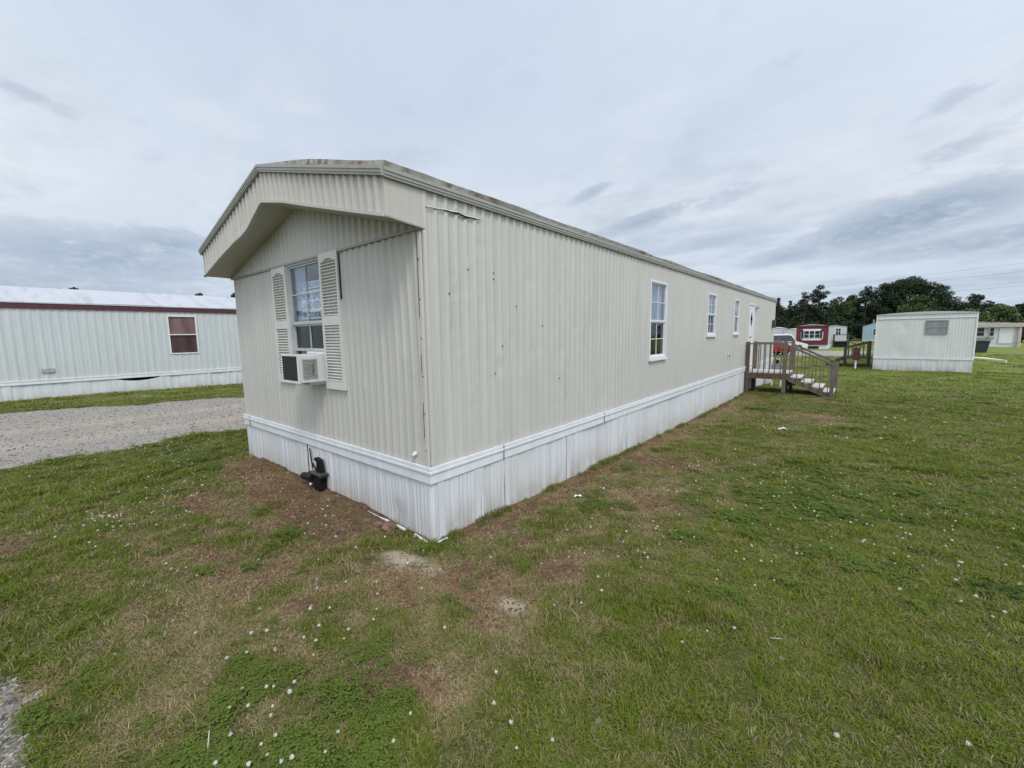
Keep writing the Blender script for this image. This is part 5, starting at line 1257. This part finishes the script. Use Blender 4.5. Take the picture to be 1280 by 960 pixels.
for (x, y, s, lb) in ((-.50,-.10,.07,'brown broken brick lump against the torn end skirting'),(-.62,-.13,.045,'small brown rubble lump left of the brick lump by the skirting')):
    bm = bmesh.new(); bmesh.ops.create_icosphere(bm, subdivisions=2, radius=s)
    for v in bm.verts: v.co *= rnd.uniform(.75,1.15); v.co.z *= .7
    me = bpy.data.meshes.new('rubble'); bm.to_mesh(me); bm.free(); me.materials.append(M['rubble'] if 'rubble' in M else M.setdefault('rubble', plain('rubble',(.15,.085,.06),.9,0,.5,30)))
    o = bpy.data.objects.new('rubble', me); COL.objects.link(o); o.location = (x, y, gzf(x,y)+s*.3); tag(o, lb, 'rubble')

# ------------------------------------------------------------------ sky, sun, camera
SUN_AZ, SUN_EL = R(122), R(54)      # azimuth measured from +Y towards +X: behind the camera
wd = bpy.data.worlds.new('World'); sc.world = wd; wd.use_nodes = True; nt = wd.node_tree; nt.nodes.clear()
out = nd(nt, 'ShaderNodeOutputWorld'); bg = nd(nt, 'ShaderNodeBackground'); nt.links.new(bg.outputs[0], out.inputs[0]); bg.inputs['Strength'].default_value = .1
sky = nd(nt, 'ShaderNodeTexSky', sky_type='NISHITA'); sky.sun_disc = False; sky.sun_elevation = SUN_EL; sky.sun_rotation = SUN_AZ
tc = nd(nt, 'ShaderNodeTexCoord'); sp = nd(nt, 'ShaderNodeSeparateXYZ'); nt.links.new(tc.outputs['Generated'], sp.inputs[0])
zc = mth(nt, 'MAXIMUM', sp.outputs[2], 0); zd = mth(nt, 'ADD', zc, .13)
cb = nd(nt, 'ShaderNodeCombineXYZ'); nt.links.new(mth(nt, 'DIVIDE', sp.outputs[0], zd), cb.inputs[0]); nt.links.new(mth(nt, 'DIVIDE', sp.outputs[1], zd), cb.inputs[1])
mp = nd(nt, 'ShaderNodeMapping'); nt.links.new(cb.outputs[0], mp.inputs['Vector']); mp.inputs['Rotation'].default_value = (0,0,R(35)); mp.inputs['Scale'].default_value = (.8,1.25,1); mp.inputs['Location'].default_value = (1.3,.4,0)
nA = noise(nt, mp.outputs[0], .55, 6, .5); nB = noise(nt, mp.outputs[0], 1.15, 9, .58)
mp2 = nd(nt, 'ShaderNodeMapping'); nt.links.new(cb.outputs[0], mp2.inputs['Vector']); mp2.inputs['Location'].default_value = (5.2,3.7,0); nC = noise(nt, mp2.outputs[0], 2.0, 8, .55)
def k10(c): return tuple(x*10 for x in c)
base = ramp(nt, zc, [(0, (.48,.565,.69)), (.10, (.60,.675,.78)), (.24, (.71,.76,.835)), (.45, (.655,.735,.845)), (1, (.63,.70,.83))])
soft = ramp(nt, nA, [(.34, (.82,.85,.885)), (.52, (.95,.96,.97)), (.66, (1.08,1.06,1.03))])
c = mixc(nt, 1.0, base, soft, 'MULTIPLY')
low = ramp(nt, zc, [(.02, 1), (.25, .62), (.42, .22), (.6, .10)])
dk = mth(nt, 'MULTIPLY', mth(nt, 'MULTIPLY', ramp(nt, nB, [(.50, 0), (.64, 1)]), low), .62)
c = mixc(nt, dk, c, (.33,.40,.50))
wis = mth(nt, 'MULTIPLY', mth(nt, 'MULTIPLY', ramp(nt, nC, [(.56, 0), (.70, 1)]), ramp(nt, zc, [(.03, .8), (.4, .7), (.8, .5)])), .45)
c = mixc(nt, wis, c, (.42,.48,.58))
br = mth(nt, 'MULTIPLY', ramp(nt, nC, [(.30, 1), (.46, 0)]), ramp(nt, zc, [(.05, .5), (.3, .55), (.6, .12)]))
c = mixc(nt, br, c, (.77,.795,.84))
# grey cloud banks: each a direction (azimuth, elevation in degrees) with a ragged edge
az = mth(nt, 'MULTIPLY', mth(nt, 'ARCTAN2', sp.outputs[0], sp.outputs[1]), 57.2958); el = mth(nt, 'MULTIPLY', mth(nt, 'ARCSINE', sp.outputs[2]), 57.2958)
mpd = nd(nt, 'ShaderNodeMapping'); nt.links.new(tc.outputs['Generated'], mpd.inputs['Vector']); mpd.inputs['Scale'].default_value = (1,1,2.6)
nD = noise(nt, mpd.outputs[0], 8, 10, .62); nE = noise(nt, mpd.outputs[0], 30, 8, .65)
bank = None
for (a0, e0, sa, se, tilt, st) in ((2.5,10.4,7.5,1.9,.16,1.1),(8,7.6,9,1.1,.05,.7),(-6.5,8.2,5,1.0,.12,.6),(-28.9,17.4,2.6,.75,.33,.55),(-22,13.9,5.5,1.1,.25,.65),(-13.5,15.3,5,1.2,.2,.35),
        (-83,8.0,9,2.4,0,.75),(-78,9.9,5,1.7,0,.7),(-90,5.5,14,1.7,0,.55),(-87,20.6,4,1.0,-.2,.32),(5,19.7,4,1.4,.3,.25),(5,15.6,5,1.2,.3,.26),(-10,26.5,6,1.2,.1,.15),(-36,32,7,1.5,.3,.13),(-66,9,7,1.8,0,.35)):
    da = mth(nt, 'SUBTRACT', az, a0); de = mth(nt, 'SUBTRACT', mth(nt, 'SUBTRACT', el, e0), mth(nt, 'MULTIPLY', da, tilt))
    q = mth(nt, 'ADD', mth(nt, 'POWER', mth(nt, 'DIVIDE', da, sa), 2), mth(nt, 'POWER', mth(nt, 'DIVIDE', de, se), 2))
    g = mth(nt, 'MULTIPLY', mth(nt, 'EXPONENT', mth(nt, 'MULTIPLY', q, -1)), st)
    bank = g if bank is None else mth(nt, 'MAXIMUM', bank, g)
rag = mth(nt, 'ADD', mth(nt, 'MULTIPLY_ADD', nD, 3.0, -1.5), mth(nt, 'MULTIPLY_ADD', nE, 2.0, -1.0))
bm_ = mth(nt, 'MULTIPLY', ramp(nt, mth(nt, 'ADD', bank, mth(nt, 'MULTIPLY', rag, mth(nt, 'MULTIPLY_ADD', bank, .6, .14))), [(.15, 0), (.30, .55), (.64, 1)]), .9)
c = mixc(nt, bm_, c, mixc(nt, ramp(nt, mth(nt, 'MULTIPLY_ADD', nE, .6, mth(nt, 'MULTIPLY', nD, .4)), [(.38, 0), (.62, 1)]), (.27,.35,.46), (.50,.57,.67)))
# added glow in the unseen sky behind the camera, to light the walls
vm = nd(nt, 'ShaderNodeVectorMath', operation='DOT_PRODUCT'); nt.links.new(tc.outputs['Generated'], vm.inputs[0])
SD = Vector((math.sin(SUN_AZ)*math.cos(SUN_EL), math.cos(SUN_AZ)*math.cos(SUN_EL), math.sin(SUN_EL))); vm.inputs[1].default_value = SD
glow = ramp(nt, vm.outputs['Value'], [(.15, 1.0), (.95, 2.3)])
sv = nd(nt, 'ShaderNodeVectorMath', operation='SCALE'); sv.inputs['Scale'].default_value = 10.0
gm = nd(nt, 'ShaderNodeVectorMath', operation='MULTIPLY'); nt.links.new(c, gm.inputs[0])
gl = mth(nt, 'MULTIPLY_ADD', mth(nt, 'POWER', mth(nt, 'MAXIMUM', vm.outputs['Value'], 0), 1.6), 1.25, .93)
cg = nd(nt, 'ShaderNodeCombineXYZ'); [nt.links.new(gl, cg.inputs[i]) for i in range(3)]
nt.links.new(cg.outputs[0], gm.inputs[1]); nt.links.new(gm.outputs[0], sv.inputs[0])
nt.links.new(mixc(nt, .92, sky.outputs[0], sv.outputs[0]), bg.inputs['Color'])

sl = bpy.data.lights.new('sun', 'SUN'); sl.energy = 1.5; sl.angle = R(18); sl.color = (1,.965,.91)
so = bpy.data.objects.new('sun', sl); COL.objects.link(so); so.rotation_euler = SD.to_track_quat('Z', 'Y').to_euler(); so.location = (6,-8,14)

cam = bpy.data.cameras.new('camera'); co = bpy.data.objects.new('camera', cam); COL.objects.link(co)
cam.sensor_width = 36; cam.lens = 36*524.78/1280; cam.clip_start = .05; cam.clip_end = 1500
yaw, pit, rol = .691, -.1171, -.0158
fwv = Vector((-math.sin(yaw)*math.cos(pit), math.cos(yaw)*math.cos(pit), math.sin(pit))); r0 = Vector((math.cos(yaw), math.sin(yaw), 0)); u0 = r0.cross(fwv)
rv = r0*math.cos(rol)+u0*math.sin(rol); uv = -r0*math.sin(rol)+u0*math.cos(rol)
mw = Matrix(((rv.x,uv.x,-fwv.x,CAM.x),(rv.y,uv.y,-fwv.y,CAM.y),(rv.z,uv.z,-fwv.z,CAM.z),(0,0,0,1))); co.matrix_world = mw
sc.camera = co
sc.view_settings.view_transform = 'Standard'; sc.view_settings.look = 'None'; sc.view_settings.exposure = .26; sc.view_settings.gamma = 1
sc.render.resolution_x = 1024; sc.render.resolution_y = 768
sc.cycles.max_bounces = 8; sc.cycles.transparent_max_bounces = 12
